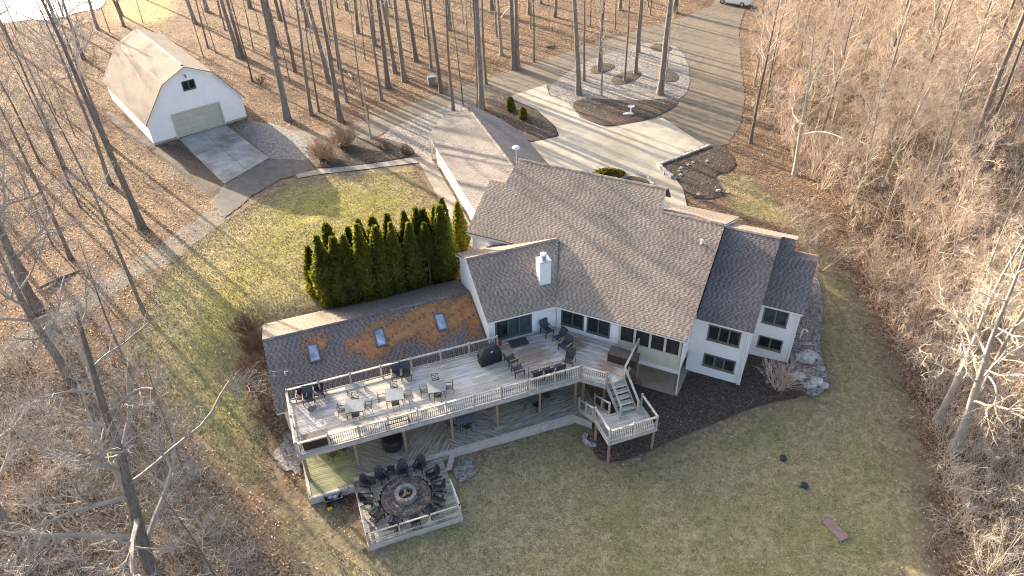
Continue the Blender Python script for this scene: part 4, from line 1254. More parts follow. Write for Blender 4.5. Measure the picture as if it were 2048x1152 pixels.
part('step', MB().box(bb(-9.55, -6.3, LD - 0.2), B * 0.18, (BP * 0.6 + B * 0.3) * 0.9, UP * 0.03), M_RAIL, low)

# ---- fire pit platform
FZ = -2.65
fire = thing('fire_pit_platform', 'square timber platform with railings around the round paved fire pit', 'deck', bb(-12.75, -8, -3.3))
fc = (-12.72, -7.85)
fx0, fx1, fy0, fy1 = -15.45, -10.02, -10.32, -5.8
PR = 1.5
# boards stop at the paved circle: four L shaped fields made from strips
r = random.Random(9)
p_ = fx0
while p_ < fx1 - 0.02:
    pe = min(p_ + 0.14, fx1)
    segs = [(fy0, fy1)]
    dx = min(abs(p_ - fc[0]), abs(pe - fc[0])) if not (p_ < fc[0] < pe) else 0
    if dx < PR:
        hh = math.sqrt(PR * PR - dx * dx)
        segs = [(fy0, fc[1] - hh), (fc[1] + hh, fy1)]
    for a_, b_ in segs:
        if b_ - a_ > 0.05:
            pts = [bb(p_, a_, FZ - 0.035), bb(pe - 0.012, a_, FZ - 0.035), bb(pe - 0.012, b_, FZ - 0.035), bb(p_, b_, FZ - 0.035)]
            part('deck_board', MB().prism(pts, UP * 0.035), M_LOWDECK, fire)
    p_ += 0.14
for a_, b_ in (((fx0 - 0.02, fy1), (fx0 - 0.02, fy0 - 0.02)), ((fx0 - 0.02, fy0 - 0.02), (fx1 + 0.02, fy0 - 0.02)), ((fx1 + 0.02, fy0 - 0.02), (fx1 + 0.02, fy1))):
    for k_ in range(3):
        rim(fire, a_, b_, FZ - 0.02 - 0.2 * (k_ + 1), FZ - 0.03 - 0.2 * k_, M_RIM)
def pipe_rail(a_, b_, root, z, n):
    p0, p1 = bb(*a_, z), bb(*b_, z)
    d_ = norm(p1 - p0); s_ = norm(np.cross(d_, UP))
    o_ = part('railing', MB().box((p0 + p1) / 2 + UP * 0.92, (p1 - p0) / 2, s_ * 0.045, UP * 0.03), M_RAIL, root)
    part('rail', MB().box((p0 + p1) / 2 + UP * 0.2, (p1 - p0) / 2, s_ * 0.02, UP * 0.04), M_RAIL, o_)
    for k_ in range(n + 1):
        c_ = p0 + (p1 - p0) * k_ / n
        part('post', MB().box(c_ + UP * 0.42, d_ * 0.045, s_ * 0.045, UP * 0.53), M_RAIL, o_)
pipe_rail((fx0 + 0.05, fy0 + 0.06), (fx1 - 0.05, fy0 + 0.06), fire, FZ, 3)
pipe_rail((fx1 - 0.06, fy0 + 0.1), (fx1 - 0.06, fy0 + 2.0), fire, FZ, 1)
pipe_rail((fx0 + 0.06, fy0 + 0.1), (fx0 + 0.06, fy0 + 1.9), fire, FZ, 1)
# pavers in rings
M_PAVER, nt, b = nmat('brown_pavers')
t_ = attr(nt, 'tone')
nt.links.new(ramp(nt, t_, [(0, (0.12, 0.09, 0.072)), (0.5, (0.20, 0.155, 0.125)), (1, (0.30, 0.245, 0.205))]), b.inputs['Base Color'])
b.inputs['Roughness'].default_value = 0.85
mb = MB()
cen = bb(*fc)
for k_ in range(5):
    r0, r1 = 0.56 + k_ * 0.185, 0.56 + (k_ + 1) * 0.185 - 0.014
    n_ = int(2 * math.pi * r1 / 0.19)
    for j_ in range(n_):
        a0, a1 = (j_ + 0.04) * 2 * math.pi / n_, (j_ + 0.96) * 2 * math.pi / n_
        zt = FZ - 0.005 + r.uniform(-0.006, 0.006)
        pts = [cen + np.array([rr_ * math.cos(a_), rr_ * math.sin(a_), zt - 0.06]) for rr_, a_ in ((r0, a0), (r1, a0), (r1, a1), (r0, a1))]
        v0 = [np.asarray(q) for q in pts]
        mb.add(v0 + [q + UP * 0.06 for q in v0], [(4, 5, 6, 7), (0, 1, 5, 4), (1, 2, 6, 5), (2, 3, 7, 6), (3, 0, 4, 7)], 0, r.random())
part('paver', mb, M_PAVER, fire, kind='stuff')
part('paver_bed', MB().lathe(cen + UP * (FZ - 0.08), [(PR, 0), (PR, 0.04)], 48), M_MULCH, fire)
pit = thing('fire_pit', 'round stone fire ring with half burnt logs on the paved circle', 'fire pit', cen + UP * FZ)
M_RINGST = plain('grey_ring_stone', (0.24, 0.20, 0.175), (0.44, 0.39, 0.35), 4, 0.85, rnd_amt=0.2, bmp=0.4)
for lay, hz in ((0, 0.0), (1, 0.13), (2, 0.26)):
    n_ = 16
    for j_ in range(n_):
        a0, a1 = (j_ + 0.03 + 0.5 * lay) * 2 * math.pi / n_, (j_ + 0.97 + 0.5 * lay) * 2 * math.pi / n_
        pts = []
        for rr_, a_ in ((0.43, a0), (0.64, a0), (0.64, (a0 + a1) / 2), (0.64, a1), (0.43, a1)):
            pts.append(cen + np.array([rr_ * math.cos(a_), rr_ * math.sin(a_), FZ + hz + 0.002]))
        part('stone', MB().prism(pts, UP * 0.122), M_RINGST, pit)
M_ASH = plain('ash', (0.03, 0.027, 0.025), (0.16, 0.14, 0.12), 9, 0.95)
part('ash_bed', MB().lathe(cen + UP * (FZ + 0.02), [(0.42, 0), (0.4, 0.05), (0.2, 0.09), (0.02, 0.1)], 20), M_ASH, pit)
M_LOG = plain('split_log', (0.28, 0.17, 0.09), (0.5, 0.34, 0.2), 6, 0.8, rnd_amt=0.3)
for a_, x_, y_, L_ in ((0.4, 0.05, -0.02, 0.5), (1.5, -0.06, 0.04, 0.46), (2.5, 0.05, 0.08, 0.42), (0.9, -0.1, -0.1, 0.36)):
    d_ = np.array([math.cos(a_), math.sin(a_), 0.12]) * L_ / 2
    c_ = cen + np.array([x_, y_, FZ + 0.2 + 0.03 * a_])
    part('log', MB().tube([c_ - d_, c_ + d_], [0.06, 0.055], 6), M_LOG, pit)

# ------------------------------------------------------------------ chairs and tables
def adirondack():
    t = thing('adirondack_chair', 'x', 'chair', (0, 0, 0))
    # local: faces +Y, ground at 0
    for sx in (-1, 1):
        lpart('front_leg', MB().abox(sx * 0.31 - 0.025, sx * 0.31 + 0.025, 0.27, 0.36, 0, 0.52), M_PLASTIC, t)
        lpart('rear_leg', MB().prism([(sx * 0.27 - 0.02, 0.35, 0.28), (sx * 0.27 - 0.02, 0.35, 0.38), (sx * 0.27 - 0.02, -0.55, 0.08), (sx * 0.27 - 0.02, -0.55, 0.0), (sx * 0.27 - 0.02, -0.45, 0.0)], (0.04, 0, 0)), M_PLASTIC, t)
        lpart('arm', MB().prism([(sx * 0.27, 0.42, 0.53), (sx * 0.42, 0.40, 0.53), (sx * 0.42, 0.1, 0.54), (sx * 0.36, -0.4, 0.55), (sx * 0.28, -0.4, 0.55)] if sx > 0 else [(sx * 0.27, 0.42, 0.53), (sx * 0.28, -0.4, 0.55), (sx * 0.36, -0.4, 0.55), (sx * 0.42, 0.1, 0.54), (sx * 0.42, 0.40, 0.53)], (0, 0, 0.03)), M_PLASTIC, t)
    mb = MB()
    for k in range(6):
        y = 0.36 - k * 0.105
        z = 0.385 - k * 0.034
        mb.box((0, y - 0.045, z), (0.285, 0, 0), (0, 0.046, 0.014), (0, -0.003, 0.011))
    lpart('seat', mb, M_PLASTIC, t)
    mb = MB()
    for k in range(-3, 4):
        h = 0.86 - 0.018 * k * k
        x0, x1 = k * 0.078, k * 0.094
        bx = np.array([x0, -0.2, 0.2]); tx = np.array([x1, -0.2 - h * 0.42, 0.2 + h * 0.9])
        mb.bar(bx, tx, 0.072, 0.022, np.array([0, 0.9, 0.42]))
    lpart('backrest', mb, M_PLASTIC, t)
    lpart('back_brace', MB().abox(-0.32, 0.32, -0.46, -0.42, 0.50, 0.56), M_PLASTIC, t)
    return t
ad, used = adirondack(), []
fcpx = (811, 990)
clock = ['leftmost at the back of', 'second from the left at the back of', 'third from the left at the back of', 'at the right rear of', 'in the upper pair on the right of', 'in the lower pair on the right of', 'right of centre at the front of', 'at the front right corner of', 'front centre of', 'left of centre at the front of', 'at the front left of', 'lower left of', 'upper left of']
apx = [(762, 942), (804, 934), (840, 934), (866, 952), (871, 978), (868, 1000), (851, 1015), (826, 1028), (796, 1034), (757, 1031), (736, 1001), (738, 968)]
lab = ['black Adirondack chair at the back left of the fire ring',
       'black Adirondack chair directly behind the fire ring, its back to the lower deck',
       'black Adirondack chair behind the fire ring, just right of the middle one',
       'black Adirondack chair at the back right of the fire ring',
       'upper of the two black Adirondack chairs due right of the fire ring',
       'lower of the two black Adirondack chairs due right of the fire ring',
       'black Adirondack chair at the front right of the fire ring',
       'right hand one of the two black Adirondack chairs backed on to the front rail',
       'left hand one of the two black Adirondack chairs backed on to the front rail',
       'black Adirondack chair at the front left of the fire ring by the low left rail',
       'lower of the two black Adirondack chairs due left of the fire ring',
       'upper of the two black Adirondack chairs due left of the fire ring']
for (x_, y_), lb in zip(apx, lab):
    q_ = P(x_, y_ + 4, FZ)
    dv = cen[:2] - q_[:2]
    dist = np.linalg.norm(dv)
    if dist < 1.92: q_[:2] = cen[:2] - dv / dist * 1.92
    if (q_ - O) @ BP > -6.15: q_ = q_ - BP * ((q_ - O) @ BP + 6.15)
    place(ad, used, (q_[0], q_[1], FZ), math.atan2(dv[1], dv[0]) - math.pi / 2 + rnd(-0.12, 0.12), lb, 'Adirondack chairs around the fire pit', 0.86)
# small side table between the back chairs
t = thing('side_table', 'small black slatted side table between two fire ring chairs', 'table', P(783, 946, FZ))
lpart('table_top', MB().abox(-0.22, 0.22, -0.22, -0.09, 0.42, 0.45).abox(-0.22, 0.22, -0.07, 0.07, 0.42, 0.45).abox(-0.22, 0.22, 0.09, 0.22, 0.42, 0.45), M_PLASTIC, t)
for sx in (-1, 1):
    for sy in (-1, 1):
        lpart('leg', MB().abox(sx * 0.18 - 0.02, sx * 0.18 + 0.02, sy * 0.18 - 0.02, sy * 0.18 + 0.02, 0, 0.42), M_PLASTIC, t)

def dining_chair():
    t = thing('dining_chair', 'x', 'chair', (0, 0, 0))      # faces +Y
    for sx in (-1, 1):
        lpart('rear_leg', MB().tube([(sx * 0.2, -0.26, 0), (sx * 0.2, -0.2, 0.42), (sx * 0.2, -0.27, 0.9)], [0.014] * 3, 6), M_BLACK, t)
        lpart('front_leg', MB().tube([(sx * 0.22, 0.24, 0), (sx * 0.22, 0.2, 0.62)], [0.014] * 2, 6), M_BLACK, t)
        lpart('arm', MB().tube([(sx * 0.22, 0.22, 0.62), (sx * 0.22, 0.0, 0.65), (sx * 0.2, -0.22, 0.63)], [0.018] * 3, 6), M_BLACK, t)
    mb = MB()
    for k in range(7):
        mb.abox(-0.21, 0.21, -0.19 + k * 0.058, -0.19 + k * 0.058 + 0.04, 0.42, 0.435)
    lpart('seat', mb, M_BLACK, t)
    mb = MB().bar((-0.2, -0.255, 0.88), (0.2, -0.255, 0.88), 0.02, 0.03).bar((-0.2, -0.21, 0.5), (0.2, -0.21, 0.5), 0.02, 0.03)
    mb.bar((-0.19, -0.215, 0.52), (0.19, -0.25, 0.86), 0.016, 0.02).bar((0.19, -0.215, 0.52), (-0.19, -0.25, 0.86), 0.016, 0.02)
    lpart('backrest', mb, M_BLACK, t)
    return t
def dining_table():
    t = thing('dining_table', 'x', 'table', (0, 0, 0))
    top = lpart('table_top', MB().abox(-0.55, 0.55, -0.52, 0.52, 0.70, 0.72), M_TABLE, t)
    lpart('umbrella_hole', MB().lathe((0, 0, 0.7205), [(0.03, 0), (0.03, 0.004)], 10), M_BLACK, top)
    fr = MB()
    for sx in (-1, 1):
        fr.abox(sx * 0.53 - 0.015, sx * 0.53 + 0.015, -0.5, 0.5, 0.655, 0.695)
    for sy in (-1, 1):
        fr.abox(-0.51, 0.51, sy * 0.5 - 0.015, sy * 0.5 + 0.015, 0.655, 0.695)
    lpart('frame', fr, M_BLACK, t)
    for sx in (-1, 1):
        for sy in (-1, 1):
            lpart('leg', MB().tube([(sx * 0.5, sy * 0.47, 0), (sx * 0.47, sy * 0.44, 0.66)], [0.018] * 2, 6), M_BLACK, t)
    return t
dt, ut = dining_table(), []
dc, uc = dining_chair(), []
for (x_, y_), who in (((709, 811), 'leftmost'), ((788.5, 788.5), 'middle'), ((872.5, 772.5), 'rightmost')):
    q_ = P(x_, y_, DZ + 0.72); q_[2] = DZ
    rz = _b - 0.19
    place(dt, ut, q_, rz, f'{who} of the three square grey patio dining tables on the raised deck', 'patio dining tables')
    for dx, dy, rr_, side in ((0, 0.72, math.pi, 'far'), (0.03, -0.5, 0, 'near'), (-0.78, 0.02, -math.pi / 2, 'left'), (0.8, 0.05, math.pi / 2, 'right')):
        c_, s_ = math.cos(rz), math.sin(rz)
        loc = q_ + np.array([dx * c_ - dy * s_, dx * s_ + dy * c_, 0])
        place(dc, uc, loc, rz + rr_ + rnd(-0.12, 0.12), f'black metal dining chair on the {side} side of the {who} patio table', 'metal dining chairs')

def lounge_chair(name='lounge_chair'):
    t = thing(name, 'x', 'chair', (0, 0, 0))               # faces +Y
    for sx in (-1, 1):
        lpart('front_leg', MB().abox(sx * 0.33 - 0.02, sx * 0.33 + 0.02, 0.28, 0.33, 0, 0.56), M_BLACK, t)
        lpart('rear_leg', MB().bar((sx * 0.33, -0.33, 0), (sx * 0.33, -0.30, 0.56), 0.04, 0.04, np.array([0, 1.0, 0])), M_BLACK, t)
        lpart('arm', MB().abox(sx * 0.33 - 0.035, sx * 0.33 + 0.035, -0.34, 0.36, 0.56, 0.585), M_ARMWOOD, t)
    lpart('seat', MB().box((0, 0.02, 0.36), (0.29, 0, 0), (0, 0.31, 0.03), (0, -0.004, 0.035)), M_SLING, t)
    lpart('backrest', MB().box((0, -0.36, 0.66), (0.29, 0, 0), (0, -0.09, 0.33), (0, 0.025, 0.006)), M_SLING, t)
    lpart('back_frame', MB().bar((-0.31, -0.28, 0.36), (-0.31, -0.46, 1.0), 0.025, 0.03).bar((0.31, -0.28, 0.36), (0.31, -0.46, 1.0), 0.025, 0.03).bar((-0.32, -0.46, 1.0), (0.32, -0.46, 1.0), 0.03, 0.03), M_BLACK, t)
    return t
lc, ul = lounge_chair(), []
W_, E_ = math.pi / 2, -math.pi / 2
for x_, y_, rr_, lb in ((619, 804, math.pi - 0.1, 'slate sling lounge chair beside the round side table in the deck left corner'),
                        (606, 800, math.pi - 0.2, 'slate sling lounge chair tucked in the far left corner of the raised deck'),
                        (640, 792, math.pi - 0.2, 'slate sling lounge chair by the back rail, left of the grey bench'),
                        (795, 756, math.pi - 0.15, 'left one of two wooden armed chairs against the back rail behind the middle table'),
                        (813, 755, math.pi - 0.15, 'right one of two wooden armed chairs against the back rail behind the middle table'),
                        (1094, 668, math.pi + 0.25, 'slate sling recliner in the corner beside the sliding door'),
                        (1119, 683, W_ + 0.35, 'upper of two slate armchairs in front of the white house wall'),
                        (1130, 699, W_ + 0.5, 'lower of two slate armchairs in front of the white house wall'),
                        (1138, 728, W_ + 0.9, 'slate armchair by the bend of the front railing'),
                        (1022, 727, E_ + 0.15, 'upper of two wooden armed chairs near the covered grill'),
                        (1036, 747, E_ + 0.05, 'lower of two wooden armed chairs near the covered grill'),
                        (1071, 757, 0.05, 'left of three wooden armed chairs backed against the front railing'),
                        (1094, 751, 0.05, 'middle of three wooden armed chairs backed against the front railing'),
                        (1117, 744, 0.05, 'right of three wooden armed chairs backed against the front railing')):
    q_ = P(x_, y_, DZ)
    place(lc, ul, q_, _b + rr_, lb, 'sling lounge chairs on the raised deck')
# round side table
q_ = P(624, 817, DZ + 0.45); q_[2] = DZ
t = thing('round_side_table', 'small round side table in front of the corner lounge chair', 'table', q_)
lpart('table_top', MB().lathe((0, 0, 0.43), [(0.26, 0), (0.27, 0.01), (0.27, 0.02), (0.25, 0.025)], 24), M_SLING, t)
for k in range(3):
    a_ = k * 2.09 + 0.4
    lpart('leg', MB().tube([(0.22 * math.cos(a_), 0.22 * math.sin(a_), 0), (0.16 * math.cos(a_), 0.16 * math.sin(a_), 0.43)], [0.015] * 2, 6), M_ARMWOOD, t)
# grey bench by the back rail
q_ = P(710, 772, DZ + 0.42); q_[2] = DZ
t = thing('bench', 'long backless grey slatted bench against the back rail', 'bench', q_, _b)
for k in range(3):
    lpart('slat', MB().abox(-0.62, 0.62, -0.2 + k * 0.14, -0.2 + k * 0.14 + 0.125, 0.40, 0.43), M_TABLE, t)
for sx in (-1, 1):
    for sy in (-1, 1):
        lpart('leg', MB().abox(sx * 0.56 - 0.025, sx * 0.56 + 0.025, sy * 0.16 - 0.025, sy * 0.16 + 0.025, 0, 0.4), M_BLACK, t)
lpart('frame', MB().abox(-0.58, 0.58, -0.17, -0.14, 0.36, 0.4).abox(-0.58, 0.58, 0.14, 0.17, 0.36, 0.4), M_BLACK, t)
# low black rack by the front railing
q_ = P(798, 858, DZ + 0.0)
t = thing('metal_rack', 'low open black metal frame standing against the front railing', 'rack', q_, _b)
for sx in (-1, 1):
    for sy in (-1, 1):
        lpart('leg', MB().abox(sx * 0.7 - 0.02, sx * 0.7 + 0.02, 0.18 + sy * 0.15 - 0.02, 0.18 + sy * 0.15 + 0.02, 0, 0.55), M_BLACK, t)
lpart('top_frame', MB().abox(-0.72, 0.72, 0.01, 0.05, 0.53, 0.57).abox(-0.72, 0.72, 0.31, 0.35, 0.53, 0.57).abox(-0.72, -0.68, 0.05, 0.31, 0.53, 0.57).abox(0.68, 0.72, 0.05, 0.31, 0.53, 0.57), M_BLACK, t)
# storage boxes with slatted lids
def storage_box(loc, rotz, lx, ly, h, label):
    t = thing('storage_box', label, 'storage box', loc, rotz)
    bd = MB().abox(-lx / 2, lx / 2, -ly / 2, ly / 2, 0, h - 0.06)
    body = lpart('body', bd, M_BROWNBOX, t)
    lid = lpart('lid', MB().abox(-lx / 2 - 0.02, lx / 2 + 0.02, -ly / 2 - 0.02, ly / 2 + 0.02, h - 0.06, h - 0.025), M_BROWNBOX, t)
    n = int(ly / 0.11)
    w = ly / n
    for k in range(n):
        lpart('slat', MB().abox(-lx / 2 - 0.015, lx / 2 + 0.015, -ly / 2 + k * w + 0.008, -ly / 2 + (k + 1) * w - 0.008, h - 0.025, h), plainbox, lid)
    return t
plainbox = plain('brown_lid_slat', (0.075, 0.062, 0.055), (0.13, 0.11, 0.10), 5, 0.45, rnd_amt=0.15)
q_ = bb(-17.0, -4.25, DZ)
storage_box(q_, _b, 1.5, 0.75, 0.62, 'brown slatted deck box in the front left corner of the raised deck')
q_ = ab(5.25, -1.05, DZ)
storage_box(q_, _b + math.pi / 4, 0.85, 1.9, 0.68, 'dark brown deck box between the screened porch and the stairs')
# covered grill
q_ = P(980, 722, DZ)
t = thing('covered_grill', 'barbecue grill under a black fitted cover by the back rail', 'grill', q_, _b + 0.08)
cov = [(-0.75, 0.75, -0.36, 0.36, 0.0), (-0.77, 0.77, -0.37, 0.37, 0.5), (-0.74, 0.74, -0.33, 0.35, 0.86), (-0.45, 0.45, -0.2, 0.3, 1.18), (-0.4, 0.4, -0.12, 0.24, 1.24)]
mb = MB()
for i, (x0, x1, y0, y1, z) in enumerate(cov):
    ch_ = 0.08
    ring = [(x0 + ch_, y0), (x1 - ch_, y0), (x1, y0 + ch_), (x1, y1 - ch_), (x1 - ch_, y1), (x0 + ch_, y1), (x0, y1 - ch_), (x0, y0 + ch_)]
    mb.v.extend([(a_, b_, z) for a_, b_ in ring]); mb.n += 8
for i in range(len(cov) - 1):
    for j in range(8):
        mb.f.append((i * 8 + j, i * 8 + (j + 1) % 8, (i + 1) * 8 + (j + 1) % 8, (i + 1) * 8 + j)); mb.mi.append(0)
mb.f.append(tuple(range(32, 40))); mb.mi.append(0)
lpart('cover', mb, M_COVER, t)
lpart('white_label', MB().box((0.05, -0.285, 1.02), (0.07, 0, 0), (0, 0.002, -0.001), (0, 0.012, 0.03)), M_WHITE, t)
lpart('wheel', MB().tube([(0.6, -0.3, 0.08), (0.66, -0.3, 0.08)], [0.08, 0.08], 12), M_BLACK, t)
# red fire extinguisher-like canister beside the door post
t = thing('red_canister', 'small red canister standing by the house corner post behind the grill', 'canister', bb(-4.05, -0.05, DZ))
lpart('body', MB().lathe((0, 0, 0), [(0.09, 0), (0.1, 0.03), (0.1, 0.42), (0.05, 0.5)], 14), plain('red_paint', (0.35, 0.02, 0.02), (0.45, 0.03, 0.03), 4, 0.4), t)
lpart('valve', MB().abox(-0.04, 0.04, -0.02, 0.02, 0.5, 0.56), M_BLACK, t)
# door mat
q_ = P(1037, 685, DZ)
t = thing('door_mat', 'dark grey door mat in front of the sliding door', 'mat', q_, _b)
lpart('mat', MB().abox(-0.62, 0.62, -0.38, 0.38, 0.006, 0.022), plain('dark_mat', (0.045, 0.04, 0.035), (0.075, 0.066, 0.058), 20, 0.95), t)
lpart('border', MB().abox(-0.65, 0.65, -0.41, 0.41, 0.004, 0.014), M_DARKFRAME, t)
# furniture in the shade under the raised deck
def under(x, y):
    q = P(x, y, LD); return q
for x_, y_, rr_, lb in ((668, 918, 2.6, 'black metal chair on the green lower deck near the left post'),
                        (690, 906, 1.2, 'black metal chair half hidden under the deck edge at the left post')):
    place(dc, uc, under(x_, y_), rr_, lb, 'metal dining chairs')
for x_, y_, lb in ((932, 848, 'black patio table in the shade under the middle of the raised deck'), (1060, 806, 'black patio table in the shade under the right part of the raised deck')):
    place(dt, ut, under(x_, y_), _b, lb, 'patio dining tables')
for x_, y_, rr_, lb in ((935, 862, 0.2, 'metal chair pulled out towards the lawn from the table under mid deck'), (905, 860, -1.2, 'metal chair left of the table under mid deck'), (1074, 818, 0.3, 'metal chair pulled out towards the lawn from the table under the right deck'), (1092, 800, 1.5, 'metal chair right of the table under the right deck')):
    place(dc, uc, under(x_, y_), _b + rr_, lb, 'metal dining chairs')
q_ = under(786, 893)
t = thing('covered_table', 'round covered table under the raised deck, black fitted cover', 'table', q_)
lpart('cover', MB().lathe((0, 0, 0), [(0.62, 0.1), (0.66, 0.45), (0.68, 0.78), (0.6, 0.86), (0.1, 0.9)], 14), M_COVER, t)
lpart('base', MB().lathe((0, 0, 0), [(0.3, 0), (0.3, 0.12)], 12), M_BLACK, t)
# garden cart with rocks beside the lower deck
q_ = at(P(668, 1000, -3.0), 0.02)
t = thing('garden_cart', 'black tub garden cart loaded with rocks beside the lower deck', 'cart', q_, _b)
tub = MB()
for i, (x, y, z) in enumerate(((0.42, 0.26, 0.16), (0.52, 0.34, 0.44))):
    tub.v.extend([(-x, -y, z), (x, -y, z), (x, y, z), (-x, y, z)]); tub.n += 4
tub.v.extend([(-0.48, -0.3, 0.44), (0.48, -0.3, 0.44), (0.48, 0.3, 0.44), (-0.48, 0.3, 0.44), (-0.39, -0.23, 0.22), (0.39, -0.23, 0.22), (0.39, 0.23, 0.22), (-0.39, 0.23, 0.22)]); tub.n += 8
for f in [(0, 1, 2, 3)] + [(j, (j + 1) % 4, 4 + (j + 1) % 4, 4 + j) for j in range(4)] + [(4 + j, 4 + (j + 1) % 4, 8 + (j + 1) % 4, 8 + j) for j in range(4)] + [(8 + j, 8 + (j + 1) % 4, 12 + (j + 1) % 4, 12 + j) for j in range(4)] + [(12, 13, 14, 15)]:
    tub.f.append(f); tub.mi.append(0)
lpart('tub', tub, M_PLASTIC, t)
for sx in (-1, 1):
    for sy in (-1, 1):
        lpart('wheel', MB().tube([(sx * 0.34, sy * 0.3, 0.13), (sx * 0.34, sy * 0.37, 0.13)], [0.13, 0.13], 14), M_BLACK, t)
lpart('handle', MB().tube([(0.5, 0, 0.15), (0.8, 0.02, 0.3), (1.0, 0.05, 0.72), (0.95, 0.05, 0.78)], [0.015] * 4, 6).tube([(0.95, -0.1, 0.78), (0.95, 0.2, 0.78)], [0.016] * 2, 6), M_BLACK, t)
def rock_mb(rx, ry, rz, seed, n=10, m=6, rough=0.18):
    r = random.Random(seed)
    mb = MB()
    ph = [[r.uniform(1 - rough, 1 + rough) for _ in range(n)] for _ in range(m + 1)]
    for i in range(m + 1):
        th = math.pi * i / m
        for j in range(n):
            k = ph[i][j] if 0 < i < m else 1.0
            a = 2 * math.pi * j / n
            mb.v.append((rx * k * math.sin(th) * math.cos(a), ry * k * math.sin(th) * math.sin(a), rz * k * math.cos(th)))
    mb.n = len(mb.v)
    for i in range(m):
        for j in range(n):
            j2 = (j + 1) % n
            mb.f.append((i * n + j, (i + 1) * n + j, (i + 1) * n + j2, i * n + j2)); mb.mi.append(0)
    return mb
M_STONE = plain('pale_field_stone', (0.20, 0.185, 0.17), (0.58, 0.56, 0.53), 5, 0.9, rnd_amt=0.25, bmp=0.7)
for i, (x, y, s_, lb) in enumerate(((-0.16, 0.02, 0.17, 'larger pale rock at the left end of the garden cart'), (0.12, -0.05, 0.16, 'pale rock in the middle of the garden cart'), (0.28, 0.1, 0.12, 'small pale rock at the right end of the garden cart'))):
    c_, s2 = math.cos(_b), math.sin(_b)
    o_ = link('rock', rock_mb(s_, s_ * 0.8, s_ * 0.7, 60 + i).mesh('rock', M_STONE), None, q_ + np.array([x * c_ - y * s2, x * s2 + y * c_, 0.22 + s_ * 0.6]))
    tag(o_, lb, 'rock', 'rocks in the cart')
q_ = at(P(660, 1018, -3.0), 0.02)
t = thing('yellow_toy', 'small bright yellow plastic toy on the leaves below the garden cart', 'toy', q_, 0.6)
lpart('body', MB().box((0, 0, 0.06), (0.13, 0, 0), (0, 0.07, 0), (0, 0, 0.05)).lathe((-0.06, 0, 0.1), [(0.06, 0), (0.05, 0.06), (0.01, 0.08)], 10), plain('yellow_plastic', (0.7, 0.42, 0.02), (0.8, 0.5, 0.03), 4, 0.4), t)
lpart('handle', MB().tube([(0.1, 0, 0.1), (0.24, 0.02, 0.14)], [0.02, 0.015], 6), M_BLACK, t)
q_ = at(P(727, 1099, -3.2), 0.02)
t = thing('ground_speaker', 'small grey weatherproof box on the grass at the platform corner', 'box', q_, 0.5)
lpart('body', MB().prism([(-0.12, -0.1, 0), (0.12, -0.1, 0), (0.12, 0.1, 0), (-0.12, 0.1, 0)], (0, 0, 0.18)), M_METAL, t)
lpart('lid', MB().abox(-0.14, 0.14, -0.12, 0.12, 0.181, 0.21), M_DARKFRAME, t)

# ------------------------------------------------------------------ slabs, patio, stones and small garden things
def lerp4(c, s, t):
    c = [np.asarray(q, float) for q in c]
    return (c[0] * (1 - s) + c[1] * s) * (1 - t) + (c[3] * (1 - s) + c[2] * s) * t
padc = [P(x, y, 0) for x, y in ((359, 279), (449, 368), (538, 316.5), (450.5, 250))]
pad_o = [o for o in col.objects if o.name == 'concrete_pad'][0]
for (s0, s1) in ((0, 0.38), (0.39, 1)):
    for (t0, t1) in ((0, 0.49), (0.5, 1.0)):
        q4 = [lerp4(padc, a_, b_) for a_, b_ in ((s0, t0), (s1, t0), (s1, t1), (s0, t1))]
        zz = max(float(hgt(k[0], k[1])) for k in q4)
        for k in q4: k[2] = zz + 0.0
        link('slab', MB().prism(q4, UP * 0.06).mesh('slab', M_PAD), pad_o)
sl = MB().prism([ab(5.0, 0.1, -3.1), ab(8.9, 0.1, -3.1), ab(8.9, 4.1, -3.1), ab(5.0, 4.1, -3.1)], UP * 0.2)
tag(link('patio_slab', sl.mesh('patio_slab', sheet_mat('tan_patio_concrete', [(0.3, (0.30, 0.235, 0.155)), (0.6, (0.42, 0.345, 0.25)), (0.8, (0.50, 0.43, 0.33))], 0.8, bmp=0.1)), None), kind='structure')  # brown tan concrete, mottled by noise
# utility items
def stone(px, py, rx, ry, rz, seed, label, group, name='stone', z=None, rot=0.0, sink=0.25):
    q = G(px, py) if z is None else P(px, py, z)
    mb = rock_mb(rx, ry, rz, seed, 9, 5, 0.2)
    o = link(name, mb.mesh(name, M_STONE), None, q + UP * (rz * (1 - sink) + 0.05), rot)
    return tag(o, label, 'stone', group)
for i, (x, y, s_, lb) in enumerate(((1612, 722, 0.75, 'large grey boulder against the end block corner'), (1640, 742, 0.3, 'small pale stone right of the large boulder'), (1595, 757, 0.5, 'dark grey boulder below the end block corner'), (1632, 768, 0.5, 'flat pale boulder at the gravel bed tip'), (1648, 776, 0.35, 'pale stone at the outer rim of the gravel bed tip'), (1618, 775, 0.45, 'flat slab stone left of the gravel bed tip'))):
    stone(x, y, s_, s_ * 0.75, s_ * 0.55, 80 + i, lb, 'boulders by the gravel bed', 'boulder')
r = random.Random(31)
WALLST = []
